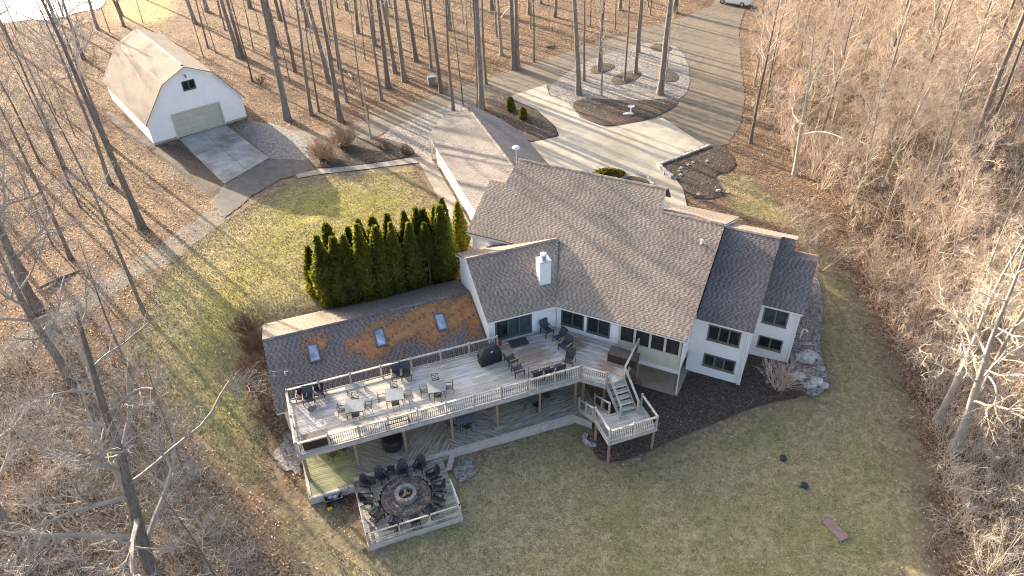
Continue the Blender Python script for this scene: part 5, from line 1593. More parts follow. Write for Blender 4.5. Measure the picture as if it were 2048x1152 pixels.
def stone_row(name, label, pts, n, size, h, cat='retaining wall', lift=0.0):
    ps = [G(*p) for p in pts]
    t = thing(name, label, cat, ps[0])
    L = [0]
    for a_, b_ in zip(ps[:-1], ps[1:]): L.append(L[-1] + np.linalg.norm(b_ - a_))
    for k in range(n):
        d_ = L[-1] * (k + 0.5) / n
        i = max(j for j in range(len(L)) if L[j] <= d_); i = min(i, len(ps) - 2)
        f = (d_ - L[i]) / (L[i + 1] - L[i])
        c_ = ps[i] * (1 - f) + ps[i + 1] * f
        dr = norm(ps[i + 1] - ps[i]); sd2 = norm(np.cross(dr, UP))
        for lay in range(h):
            w_ = L[-1] / n * 0.48
            mb = MB()
            jit = lambda: r.uniform(-0.03, 0.03)
            z0 = lift + lay * 0.14; z1 = z0 + 0.135
            off = dr * (0.3 * w_ if lay % 2 else 0)
            mb.prism([c_ + off - dr * w_ + sd2 * (-size + jit()), c_ + off + dr * w_ + sd2 * (-size + jit()), c_ + off + dr * w_ * 0.95 + sd2 * (size + jit()), c_ + off - dr * w_ * 0.95 + sd2 * (size + jit())], UP * (z1 - z0) + dr * jit())
            for q in range(len(mb.v)):
                mb.v[q] = (mb.v[q][0], mb.v[q][1], mb.v[q][2] + z0)
            part('stone', mb, M_STONE, t)
    return t
stone_row('stone_retaining_wall', 'low pale stone wall along the bed at the concrete apron edge', [(1419, 293), (1370, 312), (1316, 332)], 22, 0.16, 2)
stone_row('stone_retaining_wall', 'low pale stone wall curving beside the front sidewalk', [(1316, 334), (1330, 350), (1344, 358)], 9, 0.18, 3)
stone_row('stone_edging', 'low stone edging of the small bed beside the main roof ridge', [(1275, 350), (1295, 358), (1306, 372)], 9, 0.1, 2)
stone_row('stone_edging', 'curved row of pale edging stones below the stair landing', [(1172, 868), (1168, 880), (1176, 890), (1192, 892)], 6, 0.14, 1, 'edging')
stone_row('stone_edging', 'stacked slab stones across the gravel bed beside the end block', [(1598, 704), (1622, 709), (1640, 720)], 6, 0.16, 1, 'edging')
for i, (x, y, s_, lb) in enumerate(((1386, 327, 0.16, 'topmost of the round stepping stones in the front bed'), (1376, 332, 0.17, 'second round stepping stone from the top of the front bed'), (1363, 338, 0.18, 'third round stepping stone from the top of the front bed'), (1358, 345, 0.18, 'fourth round stepping stone from the top of the front bed'), (1361, 352, 0.2, 'round boulder beside the end of the curved stone wall'), (1350, 358, 0.18, 'lowest round stone by the front sidewalk'), (1414, 325, 0.2, 'single pale stone in the upper right of the front bed'), (1397, 392, 0.2, 'pale stone among orange leaves near the sidewalk end'), (1436, 385, 0.25, 'pale stone among orange leaves near the lawn strip'), (1456, 387, 0.2, 'pale stone at the tip of the lawn strip'))):
    stone(x, y, s_, s_ * 0.85, s_ * 0.6, 120 + i, lb, 'stones in the front bed')
# bird bath in the island bed
t = thing('bird_bath', 'pale concrete bird bath standing in the island bed', 'bird bath', G(1261, 228, 0.1))
lpart('pedestal', MB().lathe((0, 0, 0), [(0.2, 0), (0.18, 0.06), (0.09, 0.12), (0.08, 0.6), (0.12, 0.66)], 16), M_WHITE, t)
lpart('bowl', MB().lathe((0, 0, 0.66), [(0.12, 0), (0.32, 0.08), (0.36, 0.13), (0.33, 0.135), (0.2, 0.07), (0.01, 0.06)], 20), M_WHITE, t)
stone(1258, 231, 0.65, 0.4, 0.15, 140, 'flat grey rock at the foot of the bird bath', None)
# utility cabinet, meter pedestal
t = thing('utility_cabinet', 'grey green utility cabinet in the leaves beyond the driveway', 'cabinet', G(863, 168, 0.0), _b)
M_UTIL = plain('grey_green_paint', (0.16, 0.18, 0.16), (0.22, 0.24, 0.22), 3, 0.5)
lpart('body', MB().abox(-0.4, 0.4, -0.35, 0.35, 0, 0.85), M_UTIL, t)
lpart('lid', MB().abox(-0.43, 0.43, -0.38, 0.38, 0.851, 0.93), M_UTIL, t)
# white pipe on the gravel
q_ = G(1599, 680)
t = thing('vent_pipe', 'white bent plastic vent pipe rising from the gravel bed', 'pipe', q_)
lpart('pipe', MB().tube([(0, 0, 0), (0.02, 0.02, 0.75), (0.08, 0.04, 0.92), (0.22, 0.02, 0.96), (0.34, -0.04, 0.9), (0.36, -0.06, 0.75)], [0.055] * 6, 10), M_WHITE, t, True)
lpart('collar', MB().lathe((0, 0, 0), [(0.09, 0), (0.09, 0.06), (0.06, 0.07)], 12), M_WHITE, t)
# splash stone, white
stone(1613, 690, 0.5, 0.14, 0.08, 150, 'long pale slab stone below the white vent pipe', None)
# lawn lids and board
for (x, y, lb) in ((1566, 918, 'upper of two dark round septic lids in the lower lawn'), (1608, 972, 'lower of two dark round septic lids in the lower lawn')):
    t = thing('septic_lid', lb, 'lid', G(x, y), 0, 'septic lids in the lawn')
    M_LID = MATS.get('dark_green_plastic') or plain('dark_green_plastic', (0.012, 0.018, 0.03), (0.025, 0.035, 0.05), 6, 0.5)
    lpart('riser', MB().lathe((0, 0, -0.05), [(0.2, 0), (0.2, 0.16)], 20), M_LID, t)
    lpart('cover', MB().lathe((0, 0, 0.11), [(0.22, 0), (0.22, 0.03), (0.15, 0.06), (0.02, 0.07)], 20), M_LID, t)
q_ = G(1670, 1060)
t = thing('plank_cover', 'brown rectangular well cover lying on the lower lawn', 'cover', q_, math.atan2(*(P(1686, 1076, -3.4) - P(1654, 1044, -3.4))[[1, 0]]))
M_BRP = plain('brown_pink_panel', (0.20, 0.13, 0.11), (0.27, 0.19, 0.165), 4, 0.8)
lpart('panel', MB().abox(-0.72, 0.72, -0.32, 0.32, 0.03, 0.1), M_BRP, t)
lpart('frame', MB().abox(-0.68, 0.68, -0.29, 0.29, -0.05, 0.031), M_DARKFRAME, t)
# ------------------------------------------------------------------ trees
def bark_mat(name, c1, c2, c3, scale=3.0):
    m, nt, b = nmat(name)
    vec = coords(nt, 'Object', (1, 1, 0.25))
    n = noise(nt, vec, scale * 3, 5, 0.7)
    c = ramp(nt, n, [(0.3, c1), (0.5, c2), (0.72, c3)])
    r = obj_random(nt)
    f = math_(nt, 'MULTIPLY_ADD', r, 0.5); f.node.inputs[2].default_value = 0.75
    hsv = N(nt, 'ShaderNodeHueSaturation'); nt.links.new(c, hsv.inputs['Color']); nt.links.new(f, hsv.inputs['Value'])
    nt.links.new(hsv.outputs[0], b.inputs['Base Color'])
    b.inputs['Roughness'].default_value = 0.9
    bump(nt, b, n, 0.6, 0.03)
    return m
M_BARK = bark_mat('grey_brown_bark', (0.09, 0.076, 0.062), (0.17, 0.146, 0.122), (0.28, 0.245, 0.21))
M_BARKP = bark_mat('pale_bark', (0.19, 0.17, 0.145), (0.30, 0.275, 0.235), (0.42, 0.39, 0.34))
M_TWIGG = plain('grey_twigs', (0.28, 0.245, 0.21), (0.47, 0.42, 0.37), 0.8, 0.85, rnd_amt=0.2)
M_TWIGT = plain('tan_twigs', (0.40, 0.31, 0.225), (0.64, 0.525, 0.41), 0.7, 0.85, rnd_amt=0.2)
M_TWIGP = plain('pale_twigs', (0.38, 0.32, 0.25), (0.55, 0.475, 0.385), 0.7, 0.85, rnd_amt=0.15)
M_TWIGS = plain('tan_brown_shrub_twigs', (0.24, 0.165, 0.105), (0.40, 0.29, 0.195), 2, 0.9, rnd_amt=0.15)
M_TWIGB = plain('brown_shrub_twigs', (0.12, 0.075, 0.045), (0.24, 0.155, 0.10), 2, 0.9, rnd_amt=0.2)

TWMIN = 0.005
def rv(r):
    while True:
        v = np.array([r.uniform(-1, 1), r.uniform(-1, 1), r.uniform(-1, 1)])
        n = np.linalg.norm(v)
        if 0.1 < n < 1: return v / n
def grow(mb, r, start, d, L, rad, level, spec, sides):
    """one branch and what grows on it"""
    nseg, wander, lift, kids, klen, kang = spec[level]
    pts = [np.array(start, float)]
    d = norm(d)
    for i in range(nseg):
        d = norm(d + rv(r) * wander + UP * lift)
        pts.append(pts[-1] + d * L / nseg)
    pts = np.array(pts)
    tip = 0.35 if level < len(spec) - 1 else 0.45
    mb.tube(pts, np.linspace(rad, rad * tip, nseg + 1), sides[level], cap=False)
    if level + 1 < len(spec):
        for k in range(kids):
            t = r.uniform(0.22, 1.0) if level else r.uniform(0.3, 1.0)
            i = min(int(t * nseg), nseg - 1)
            f = t * nseg - i
            p = pts[i] * (1 - f) + pts[i + 1] * f
            dd = norm(pts[i + 1] - pts[i])
            side = norm(np.cross(dd, rv(r)))
            nd = norm(dd * math.cos(kang) + side * math.sin(kang))
            grow(mb, r, p, nd, L * klen * r.uniform(0.65, 1.2) * (1.15 - 0.5 * t), max(rad * (1 - 0.6 * t) * 0.55, TWMIN), level + 1, spec, sides)
def make_tree(seed, H, r0, c0, limbs, limb_len, spec, bark, twig, sides=(5, 4, 3, 3), up=0.5, bend=0.03, name='bare_tree', fork=0):
    r = random.Random(seed)
    t = thing(name, 'x', 'tree', (0, 0, 0))
    nseg = 12
    p = np.array([0.0, 0, -0.3]); d = np.array([0, 0, 1.0])
    pts = [p.copy()]
    for i in range(nseg):
        d = norm(d + rv(r) * bend + UP * 0.04)
        p = p + d * (H + 0.3) / nseg
        pts.append(p.copy())
    pts = np.array(pts)
    tt = np.linspace(0, 1, nseg + 1)
    rad = r0 * (1 - 0.82 * tt ** 1.1)
    rad[0] *= 1.45; rad[1] *= 1.02
    tr = MB().tube(pts, rad, 9, cap=False)
    lpart('trunk', tr, bark, t, smooth=True)
    cr = MB()
    for k in range(limbs):
        f = c0 + (1 - c0) * (k + r.random()) / limbs
        x = f * nseg
        i = min(int(x), nseg - 1)
        q = pts[i] + (pts[i + 1] - pts[i]) * (x - i)
        a = k * 2.4 + r.uniform(-0.5, 0.5)
        el = r.uniform(up - 0.25, up + 0.35)
        dd = np.array([math.cos(a) * math.cos(el), math.sin(a) * math.cos(el), math.sin(el)])
        L = limb_len * (1.1 - 0.75 * (f - c0) / (1 - c0 + 1e-6)) * r.uniform(0.7, 1.15)
        grow(cr, r, q, dd, L, max(np.interp(f, tt, rad) * 0.5, 0.02), 0, spec, sides)
    lpart('crown', cr, twig, t)
    return t
#  spec rows: segments, wander, lift, children, child length, child angle
SP_WOODS = [(6, 0.16, 0.05, 7, 0.42, 0.75), (4, 0.2, 0.04, 5, 0.5, 0.7), (3, 0.25, 0.03, 0, 0, 0)]
SP_SLIM = [(4, 0.16, 0.06, 6, 0.45, 0.65), (3, 0.2, 0.05, 4, 0.5, 0.6), (2, 0.2, 0.03, 0, 0, 0)]
SP_SPREAD = [(8, 0.22, 0.045, 9, 0.45, 0.85), (5, 0.28, 0.03, 8, 0.42, 0.85), (3, 0.3, 0.02, 5, 0.5, 0.8), (2, 0.3, 0.02, 0, 0, 0)]
SP_PALE = [(8, 0.22, 0.045, 7, 0.45, 0.85), (5, 0.28, 0.03, 6, 0.42, 0.85), (3, 0.3, 0.02, 4, 0.5, 0.8), (2, 0.3, 0.02, 0, 0, 0)]
woods = [make_tree(11 + i, H, r0, 0.58, 12, 4.6, SP_WOODS, M_BARK, M_TWIGG, up=0.65) for i, (H, r0) in enumerate(((22, 0.30), (20, 0.25), (23, 0.34), (19, 0.20), (21, 0.27)))]
slim = [make_tree(31 + i, H, r0, 0.4, 16, 2.6, SP_SLIM, M_BARK, M_TWIGG, up=0.7, name='slender_tree') for i, (H, r0) in enumerate(((14, 0.10), (11, 0.075), (16, 0.125), (9, 0.06)))]
spread = [make_tree(51 + i, H, r0, 0.26, 17, 6.2, SP_SPREAD, M_BARK, M_TWIGG, up=0.42, bend=0.06, name='spreading_tree') for i, (H, r0) in enumerate(((17, 0.34), (15, 0.28)))]
palet = [make_tree(61 + i, H, r0, 0.30, 16, 4.6, SP_PALE, M_BARKP, M_TWIGP, up=0.45, bend=0.05, name='pale_tree') for i, (H, r0) in enumerate(((15, 0.24), (13, 0.2)))]
TWMIN = 0.007
hazy = [make_tree(65 + i, H, r0, 0.25, 18, 3.6, SP_SPREAD, M_BARKP, M_TWIGT, up=0.6, bend=0.05, name='twiggy_tree') for i, (H, r0) in enumerate(((11, 0.13), (9, 0.11)))]
palew = [make_tree(71 + i, H, r0, 0.42, 20, 3.8, SP_WOODS, M_BARK, M_TWIGT, up=0.7, name='bare_tree') for i, (H, r0) in enumerate(((18, 0.19), (15, 0.15)))]
pales = [make_tree(81 + i, H, r0, 0.3, 20, 2.6, SP_SLIM, M_BARKP, M_TWIGT, up=0.75, name='slender_tree') for i, (H, r0) in enumerate(((11, 0.08), (8, 0.06), (13, 0.095)))]
ornam = make_tree(91, 6.0, 0.12, 0.28, 13, 3.0, SP_WOODS, M_BARKP, M_TWIGB, up=0.75, name='small_tree')
TWMIN = 0.009
def make_brush(seed, n, H, twig, name='brush_clump', spread_=0.55, arch=-0.05, spec=None):
    r = random.Random(seed)
    t = thing(name, 'x', 'shrub', (0, 0, 0))
    st = MB(); mb = MB()
    sp = spec or [(5, 0.14, arch, 7, 0.42, 0.6), (3, 0.2, 0.02, 4, 0.5, 0.6), (2, 0.2, 0.0, 0, 0, 0)]
    for k in range(n):
        a = r.uniform(0, 2 * math.pi); s = r.random() ** 0.7 * spread_
        d = np.array([math.cos(a) * s, math.sin(a) * s, 1.0])
        grow(mb, r, (math.cos(a) * 0.12, math.sin(a) * 0.12, -0.1), d, H * r.uniform(0.6, 1.1), 0.028, 0, sp, (4, 3, 3))
    lpart('branches', mb, twig, t)
    st.lathe((0, 0, -0.15), [(0.2, 0), (0.15, 0.15), (0.03, 0.24)], 7)
    lpart('root_crown', st, M_TWIGB, t)
    return t
brush = [make_brush(101 + i, n, H, M_TWIGT, arch=ar, spread_=s) for i, (n, H, ar, s) in enumerate(((11, 4.2, -0.05, 0.6), (9, 3.2, -0.12, 0.9), (12, 5.2, 0.0, 0.45), (10, 2.6, -0.16, 1.1)))]
brushp = [make_brush(111 + i, n, H, M_TWIGP, arch=ar, spread_=s) for i, (n, H, ar, s) in enumerate(((10, 4.0, -0.1, 0.8), (10, 2.8, -0.15, 1.0)))]
brushg = [make_brush(121 + i, n, H, M_TWIGG, arch=ar, spread_=s) for i, (n, H, ar, s) in enumerate(((9, 3.4, -0.06, 0.7), (8, 2.4, -0.12, 1.0)))]
USED = {}
def put(proto, px, py, label, group, scale=1.0, lean=None, base=None):
    q = (G(px, py) if base is None else at(base)) - UP * 0.03
    u = USED.setdefault(proto.name, [])
    sc = (scale * rnd(0.94, 1.06), scale * rnd(0.94, 1.06), scale)
    o = place(proto, u, q, rnd(0, 2 * math.pi), label, group, sc)
    o.rotation_euler = (rnd(-0.03, 0.03) if lean is None else lean[0], rnd(-0.03, 0.03) if lean is None else lean[1], rnd(0, 6.28))
    return o
random.seed(21)
GW_ = 'trees of the woods beyond the driveway'
# the ones that stand out
named = [
 (woods[2], 575, 239, 'thick trunk standing between the barn and the shrub bed', 1.0), (woods[0], 681, 241, 'thick trunk in the leaves just above the two bare bushes', 0.95),
 (woods[2], 477, 114, 'leftmost of the thick trunk pair behind the barn ridge', 0.9), (woods[1], 485, 112, 'right trunk of the close pair behind the barn ridge', 0.95),
 (woods[0], 964, 222, 'thick trunk rising behind the far end of the garage roof', 1.1), (woods[3], 957, 214, 'thinner trunk close behind the thick one at the garage end', 1.0),
 (woods[3], 907, 222, 'trunk at the left end of the garage roof peak', 0.9), (woods[4], 1157, 189, 'thick trunk at the left of the gravel island', 1.1), (woods[2], 1320, 189, 'thick trunk at the right front of the gravel island', 1.05),
 (woods[3], 1168, 162, 'small trunk close behind the thick one on the island left', 0.8), (woods[1], 1198, 143, 'trunk in the oval mulch bed at the back left of the island', 0.95), (pales[2], 1203, 192, 'pale slender tree at the front of the gravel island', 1.1),
 (slim[2], 1249, 163, 'slender tree in the middle oval mulch bed', 1.1), (woods[1], 1271, 148, 'trunk at the right end of the middle oval mulch bed', 0.9), (woods[3], 1277, 105, 'trunk at the back of the gravel island', 1.0),
 (woods[3], 1328, 136, 'trunk behind the thick one at the island right', 1.1), (pales[0], 1331, 165, 'pale slender tree in the mulch oval at the island right', 1.1), (palet[1], 1003, 110, 'pale thick trunk alone in the woods above the garage', 1.15),
 (ornam, 742, 277, 'small ornamental tree with rising branches at the shrub bed', 1.0), (woods[0], 285, 456, 'thick dark trunk leaning over the track left of the lawn', 1.0), (slim[2], 288, 625, 'slender dark tree at the lawn edge with a long shadow', 1.1),
 (spread[0], 76, 620, 'large vine covered trunk low at the left edge', 1.05), (spread[1], 139, 765, 'grey trunk with tangled twigs at the lower left', 1.0), (spread[0], 335, 1200, 'big forked tree in the bottom left corner reaching up the frame', 1.15),
 (palet[1], 1588, 349, 'pale straight trunk at the wood edge right of the front bed', 1.0), (palew[0], 1501, 286, 'trunk at the driveway corner above the front bed', 0.9), (woods[2], 1938, 315, 'big dark multi stem tree near the right edge', 0.95), (woods[3], 1950, 318, 'second stem of the big dark clump near the right edge', 0.95),
 (palet[0], 1903, 905, 'pale leaning trunk at the right lawn edge, lowest of three', 1.0), (palet[1], 1916, 862, 'pale trunk at the right lawn edge, middle of three', 1.05), (palet[0], 1874, 842, 'pale trunk at the right lawn edge, uppermost of three', 0.95),
 (palew[1], 1631, 313, 'dark slender trunk right of the pale straight one', 1.0), (woods[1], 216, 290, 'slender dark trunk in front of the barn left wall', 0.75)]
for pr, x, y, lb, sc in named:
    ln = None
    if y in (905, 862, 842): ln = (0.0, 0.10)
    o = put(pr, x, y, lb, None, sc, None)
mid = [(505, 163, 1), (546, 110, 0), (590, 143, 0), (623, 229, 0), (638, 223, 1), (679, 138, 0), (628, 105, 1), (432, 106, 1), (407, 114, 1), (416, 96, 1), (764, 200, 0), (776, 175, 0), (790, 145, 0), (390, 46, 0), (414, 23, 0), (616, 53, 0), (716, 66, 0), (694, 21, 0), (882, 185, 0), (809, 162, 0), (788, 140, 1), (832, 121, 0), (1028, 138, 0), (1035, 136, 0), (1068, 124, 1), (1110, 34, 0), (1059, 29, 0), (972, 168, 0), (926, 209, 1), (1143, 100, 1), (936, 105, 1), (860, 90, 1), (750, 90, 0), (730, 120, 1), (660, 60, 1), (900, 60, 0), (820, 45, 1), (990, 40, 1), (1180, 50, 1), (1240, 20, 0), (1300, 30, 1), (1350, 25, 0), (1230, 60, 1), (560, 40, 0), (520, 60, 1), (450, 60, 1), (850, 20, 0), (950, 15, 0), (780, 15, 1)]
for x, y, k in mid:
    pr = random.choice(slim if k else woods[1:5])
    put(pr, x, y, ('slender' if k else 'tall straight') + ' bare tree in the leaf covered woods beyond the driveway', 'slender trees beyond the driveway' if k else GW_, rnd(0.85, 1.1))
# fill of the woods, by region
def inpoly(x, y, poly):
    return sdist(np.array([x]), np.array([y]), np.array(poly, float))[0] > 0
taken = [np.array(o.location)[:2] for v in USED.values() for o in v]
def fill(poly, n, protos, label, group, s0, s1, mind):
    xs = [p[0] for p in poly]; ys = [p[1] for p in poly]
    k = tries = 0
    while k < n and tries < n * 60:
        tries += 1
        x, y = rnd(min(xs), max(xs)), rnd(min(ys), max(ys))
        if not inpoly(x, y, poly): continue
        q = G(x, y)
        if taken and min(np.hypot(q[0] - t[0], q[1] - t[1]) for t in taken) < mind: continue
        taken.append(q[:2])
        put(random.choice(protos), x, y, label, group, rnd(s0, s1)); k += 1
fill([(380, -70), (1420, -70), (1380, 10), (1100, 90), (900, 160), (700, 225), (560, 200), (520, 120), (400, 60)], 34, woods[1:] + slim, 'tall bare tree in the leaf covered woods above the house', 'woods above the house', 0.8, 1.05, 3.2)
fill([(380, -60), (1400, -60), (1300, 40), (1000, 130), (700, 220), (600, 200), (400, 60)], 26, slim, 'thin bare sapling in the leaf covered woods above the house', 'saplings above the house', 0.5, 0.9, 2.0)
fill([(-60, -40), (230, -40), (330, 40), (230, 60), (190, 120), (190, 260), (0, 420), (-80, 420)], 15, woods[3:] + slim + spread[1:], 'bare tree in the woods left of the barn', 'woods left of the barn', 0.75, 1.0, 3.0)
fill([(-40, 40), (0, 30), (230, 20), (260, 60), (190, 110), (-40, 120)], 9, slim + spread[1:], 'bare tree at the bank before the bright pond', 'trees at the pond bank', 0.7, 1.0, 2.2)
fill([(-60, 330), (190, 300), (330, 440), (200, 540), (0, 640), (-80, 640)], 9, slim + woods[3:4], 'bare tree in the leaves above the worn track', 'woods above the track', 0.7, 0.95, 2.6)
fill([(-120, 700), (60, 700), (300, 800), (420, 1000), (500, 1150), (480, 1250), (-160, 1250)], 9, spread + slim, 'grey twiggy tree in the lower left woods', 'lower left woods', 0.55, 0.85, 3.4)
fill([(1500, -60), (2150, -60), (2150, 300), (1700, 330), (1560, 270), (1500, 160)], 34, palew + pales, 'bare tan tree in the woods at the upper right', 'upper right woods', 0.75, 1.0, 2.4)
fill([(1500, 60), (2100, 60), (2100, 560), (1760, 520), (1640, 380), (1520, 260)], 34, pales, 'slender tan sapling in the thicket right of the driveway', 'saplings right of the driveway', 0.6, 1.0, 1.8)
fill([(1800, 480), (2150, 400), (2150, 1000), (1950, 1000), (1900, 760)], 7, palet + pales, 'pale twiggy tree at the right edge', 'pale trees at the right edge', 0.7, 0.95, 3.0)
taken = []
fill([(1490, 40), (1540, 20), (1760, 60), (1960, 120), (1960, 420), (1700, 400), (1560, 290), (1495, 160)], 26, hazy, 'densely twigged tan tree right of the driveway', 'twiggy trees right of the driveway', 0.8, 1.1, 2.6)
fill([(1850, 440), (2120, 400), (2120, 820), (1960, 760), (1840, 600)], 9, hazy, 'densely twigged tan tree above the right lawn edge', 'twiggy trees above the right lawn', 0.8, 1.0, 3)
taken = []
fill([(1495, 40), (2120, -20), (2120, 560), (1760, 560), (1660, 420), (1560, 330), (1500, 220)], 70, brush, 'tan leafless brush clump in the upper right thicket', 'upper right thicket', 0.7, 1.1, 1.6)
fill([(1700, 500), (2120, 480), (2120, 1000), (1950, 1000), (1850, 780), (1780, 640)], 44, brush + brushp, 'tan leafless brush clump along the right lawn edge', 'right edge thicket', 0.6, 1.0, 1.4)
fill([(1880, 960), (2120, 960), (2120, 1200), (1920, 1200)], 16, brushp, 'pale tangled brush clump in the lower right corner', 'lower right thicket', 0.6, 0.95, 1.0)
fill([(-60, 60), (170, 60), (200, 260), (160, 420), (-60, 600)], 18, brushg, 'grey leafless brush clump in the woods left of the barn', 'left woods brush', 0.5, 0.9, 1.8)
fill([(-60, 680), (200, 700), (330, 820), (430, 1000), (480, 1180), (-60, 1180)], 20, brushg, 'grey leafless brush clump in the lower left woods', 'lower left brush', 0.5, 0.95, 1.5)

# where trees of one kind can be told apart by their place, the label says so
ORD = ['first', 'second', 'third', 'fourth', 'fifth', 'sixth', 'seventh', 'eighth', 'ninth', 'tenth', 'eleventh', 'twelfth', 'thirteenth', 'fourteenth', 'fifteenth', 'sixteenth', 'seventeenth', 'eighteenth', 'nineteenth', 'twentieth']
def pix(q):
    v = CM @ (np.array(q) - ORG)
    return 1024 + FPX * v[0] / v[2], 576 + FPX * v[1] / v[2]
bygroup = {}
for v in USED.values():
    for o in v:
        if o.get('group') and o['category'] == 'tree': bygroup.setdefault(o['group'], []).append(o)
for gname, os_ in bygroup.items():
    seen = sorted([o for o in os_ if -5 < pix(o.location)[0] < 2053 and 0 < pix(o.location)[1] < 1160], key=lambda o: pix(o.location)[0])
    n_ = len(seen)
    for k, o in enumerate(seen):
        if k < 20: o['label'] = o['label'] + ', ' + ORD[k] + ' from left'
        elif n_ - 1 - k < 20: o['label'] = o['label'] + ', ' + ORD[n_ - 1 - k] + ' from right'
# fallen logs and a stump
for x, y, L_, a_, lb in ((1672, 268, 1.6, 0.4, 'short black fallen log in the right hand thicket'), (400, 150, 3.5, 1.0, 'fallen branch on the leaves right of the barn ridge'), (860, 140, 2.5, 2.4, 'fallen branch on the leaves behind the utility cabinet'), (1102, 95, 1.2, 0.2, 'short dark stump in the woods left of the island'), (120, 560, 3.0, 0.8, 'fallen branch beside the worn track'), (700, 150, 2.8, 2.0, 'fallen branch in the woods above the shrub bed'), (1780, 470, 3.2, 2.7, 'fallen branch in the middle of the right thicket')):
    q = G(x, y)
    t = thing('fallen_log', lb, 'log', q, a_)
    lpart('trunk', MB().tube([(-L_ / 2, 0, 0.08), (0, 0.06, 0.12), (L_ / 2, -0.04, 0.1)], [0.13, 0.11, 0.07], 8), M_BARK, t)
    lpart('branch_stub', MB().tube([(0.1, 0.02, 0.15), (0.35, 0.3, 0.4)], [0.04, 0.02], 5), M_BARK, t)

# ------------------------------------------------------------------ garden shrubs
def shrub(px, py, n, H, s, twig, label, seed, group=None, base=None, spec=None):
    t = make_brush(seed, n, H, twig, 'bare_shrub', s, 0.02, spec or [(4, 0.12, 0.02, 8, 0.5, 0.5), (3, 0.2, 0.03, 5, 0.5, 0.5), (2, 0.2, 0.0, 0, 0, 0)])
    t.location = tuple(G(px, py) if base is None else at(base))
    tag(t, label, 'shrub', group)
shrub(648, 318, 60, 2.0, 1.35, M_TWIGS, 'lower left of the two rounded leafless bushes in the shrub bed', 201)
shrub(690, 292, 60, 2.1, 1.35, M_TWIGS, 'upper right of the two rounded leafless bushes in the shrub bed', 202)
shrub(768, 300, 24, 0.9, 1.3, M_TWIGB, 'low leafless bush under the small ornamental tree', 203)
shrub(812, 305, 20, 0.8, 1.3, M_TWIGB, 'low leafless bush at the right tip of the shrub bed', 204)
shrub(497, 668, 34, 1.7, 0.9, M_TWIGB, 'uppermost brown bush at the left end of the low wing', 205)
shrub(506, 705, 30, 1.6, 0.9, M_TWIGB, 'second brown bush from the top beside the low wing end', 206)
shrub(508, 748, 28, 1.5, 0.9, M_TWIGB, 'third brown bush from the top beside the low wing end', 207)
shrub(518, 795, 26, 1.3, 1.0, M_TWIGB, 'fourth brown bush from the top beside the low wing end', 208)
shrub(532, 838, 24, 1.2, 1.0, M_TWIGB, 'lowest brown bush beside the low wing end', 209)
shrub(1556, 780, 26, 2.4, 0.75, M_TWIGT, 'fan shaped leafless shrub in the mulch before the end block', 210)
shrub(1600, 492, 12, 3.2, 0.8, M_TWIGT, 'leafless multi stem shrub behind the end block ridge', 211)
shrub(1640, 540, 12, 3.4, 0.9, M_TWIGT, 'leafless multi stem shrub right of the end block', 212)
shrub(1570, 455, 10, 2.6, 0.8, M_TWIGT, 'leafless shrub behind the middle block back slope', 213)
shrub(1282, 752, 12, 0.7, 1.2, M_TWIGB, 'small dark withered shrub under the screened porch', 214, base=ab(5.7, 0.1))
shrub(520, 165, 14, 1.0, 1.3, M_TWIGB, 'low brown shrub beside the slender tree right of the barn', 215)

# ------------------------------------------------------------------ evergreens
M_ARBOR, nt, b = nmat('arborvitae_foliage')
g = coords(nt, 'Object')
n1 = noise(nt, g, 3.0, 5, 0.7)
c = ramp(nt, n1, [(0.3, (0.08, 0.088, 0.012)), (0.5, (0.165, 0.17, 0.022)), (0.72, (0.26, 0.25, 0.04))])
r_ = obj_random(nt)
f = math_(nt, 'MULTIPLY_ADD', r_, 0.4); f.node.inputs[2].default_value = 0.8
hsv = N(nt, 'ShaderNodeHueSaturation'); nt.links.new(c, hsv.inputs['Color']); nt.links.new(f, hsv.inputs['Value'])
nt.links.new(hsv.outputs[0], b.inputs['Base Color'])
b.inputs['Roughness'].default_value = 0.75
tl = N(nt, 'ShaderNodeBsdfTranslucent'); nt.links.new(hsv.outputs[0], tl.inputs[0])
ms_ = N(nt, 'ShaderNodeMixShader'); ms_.inputs[0].default_value = 0.5
nt.links.new(b.outputs[0], ms_.inputs[1]); nt.links.new(tl.outputs[0], ms_.inputs[2])
nt.links.new(ms_.outputs[0], nt.nodes['Material Output'].inputs[0])
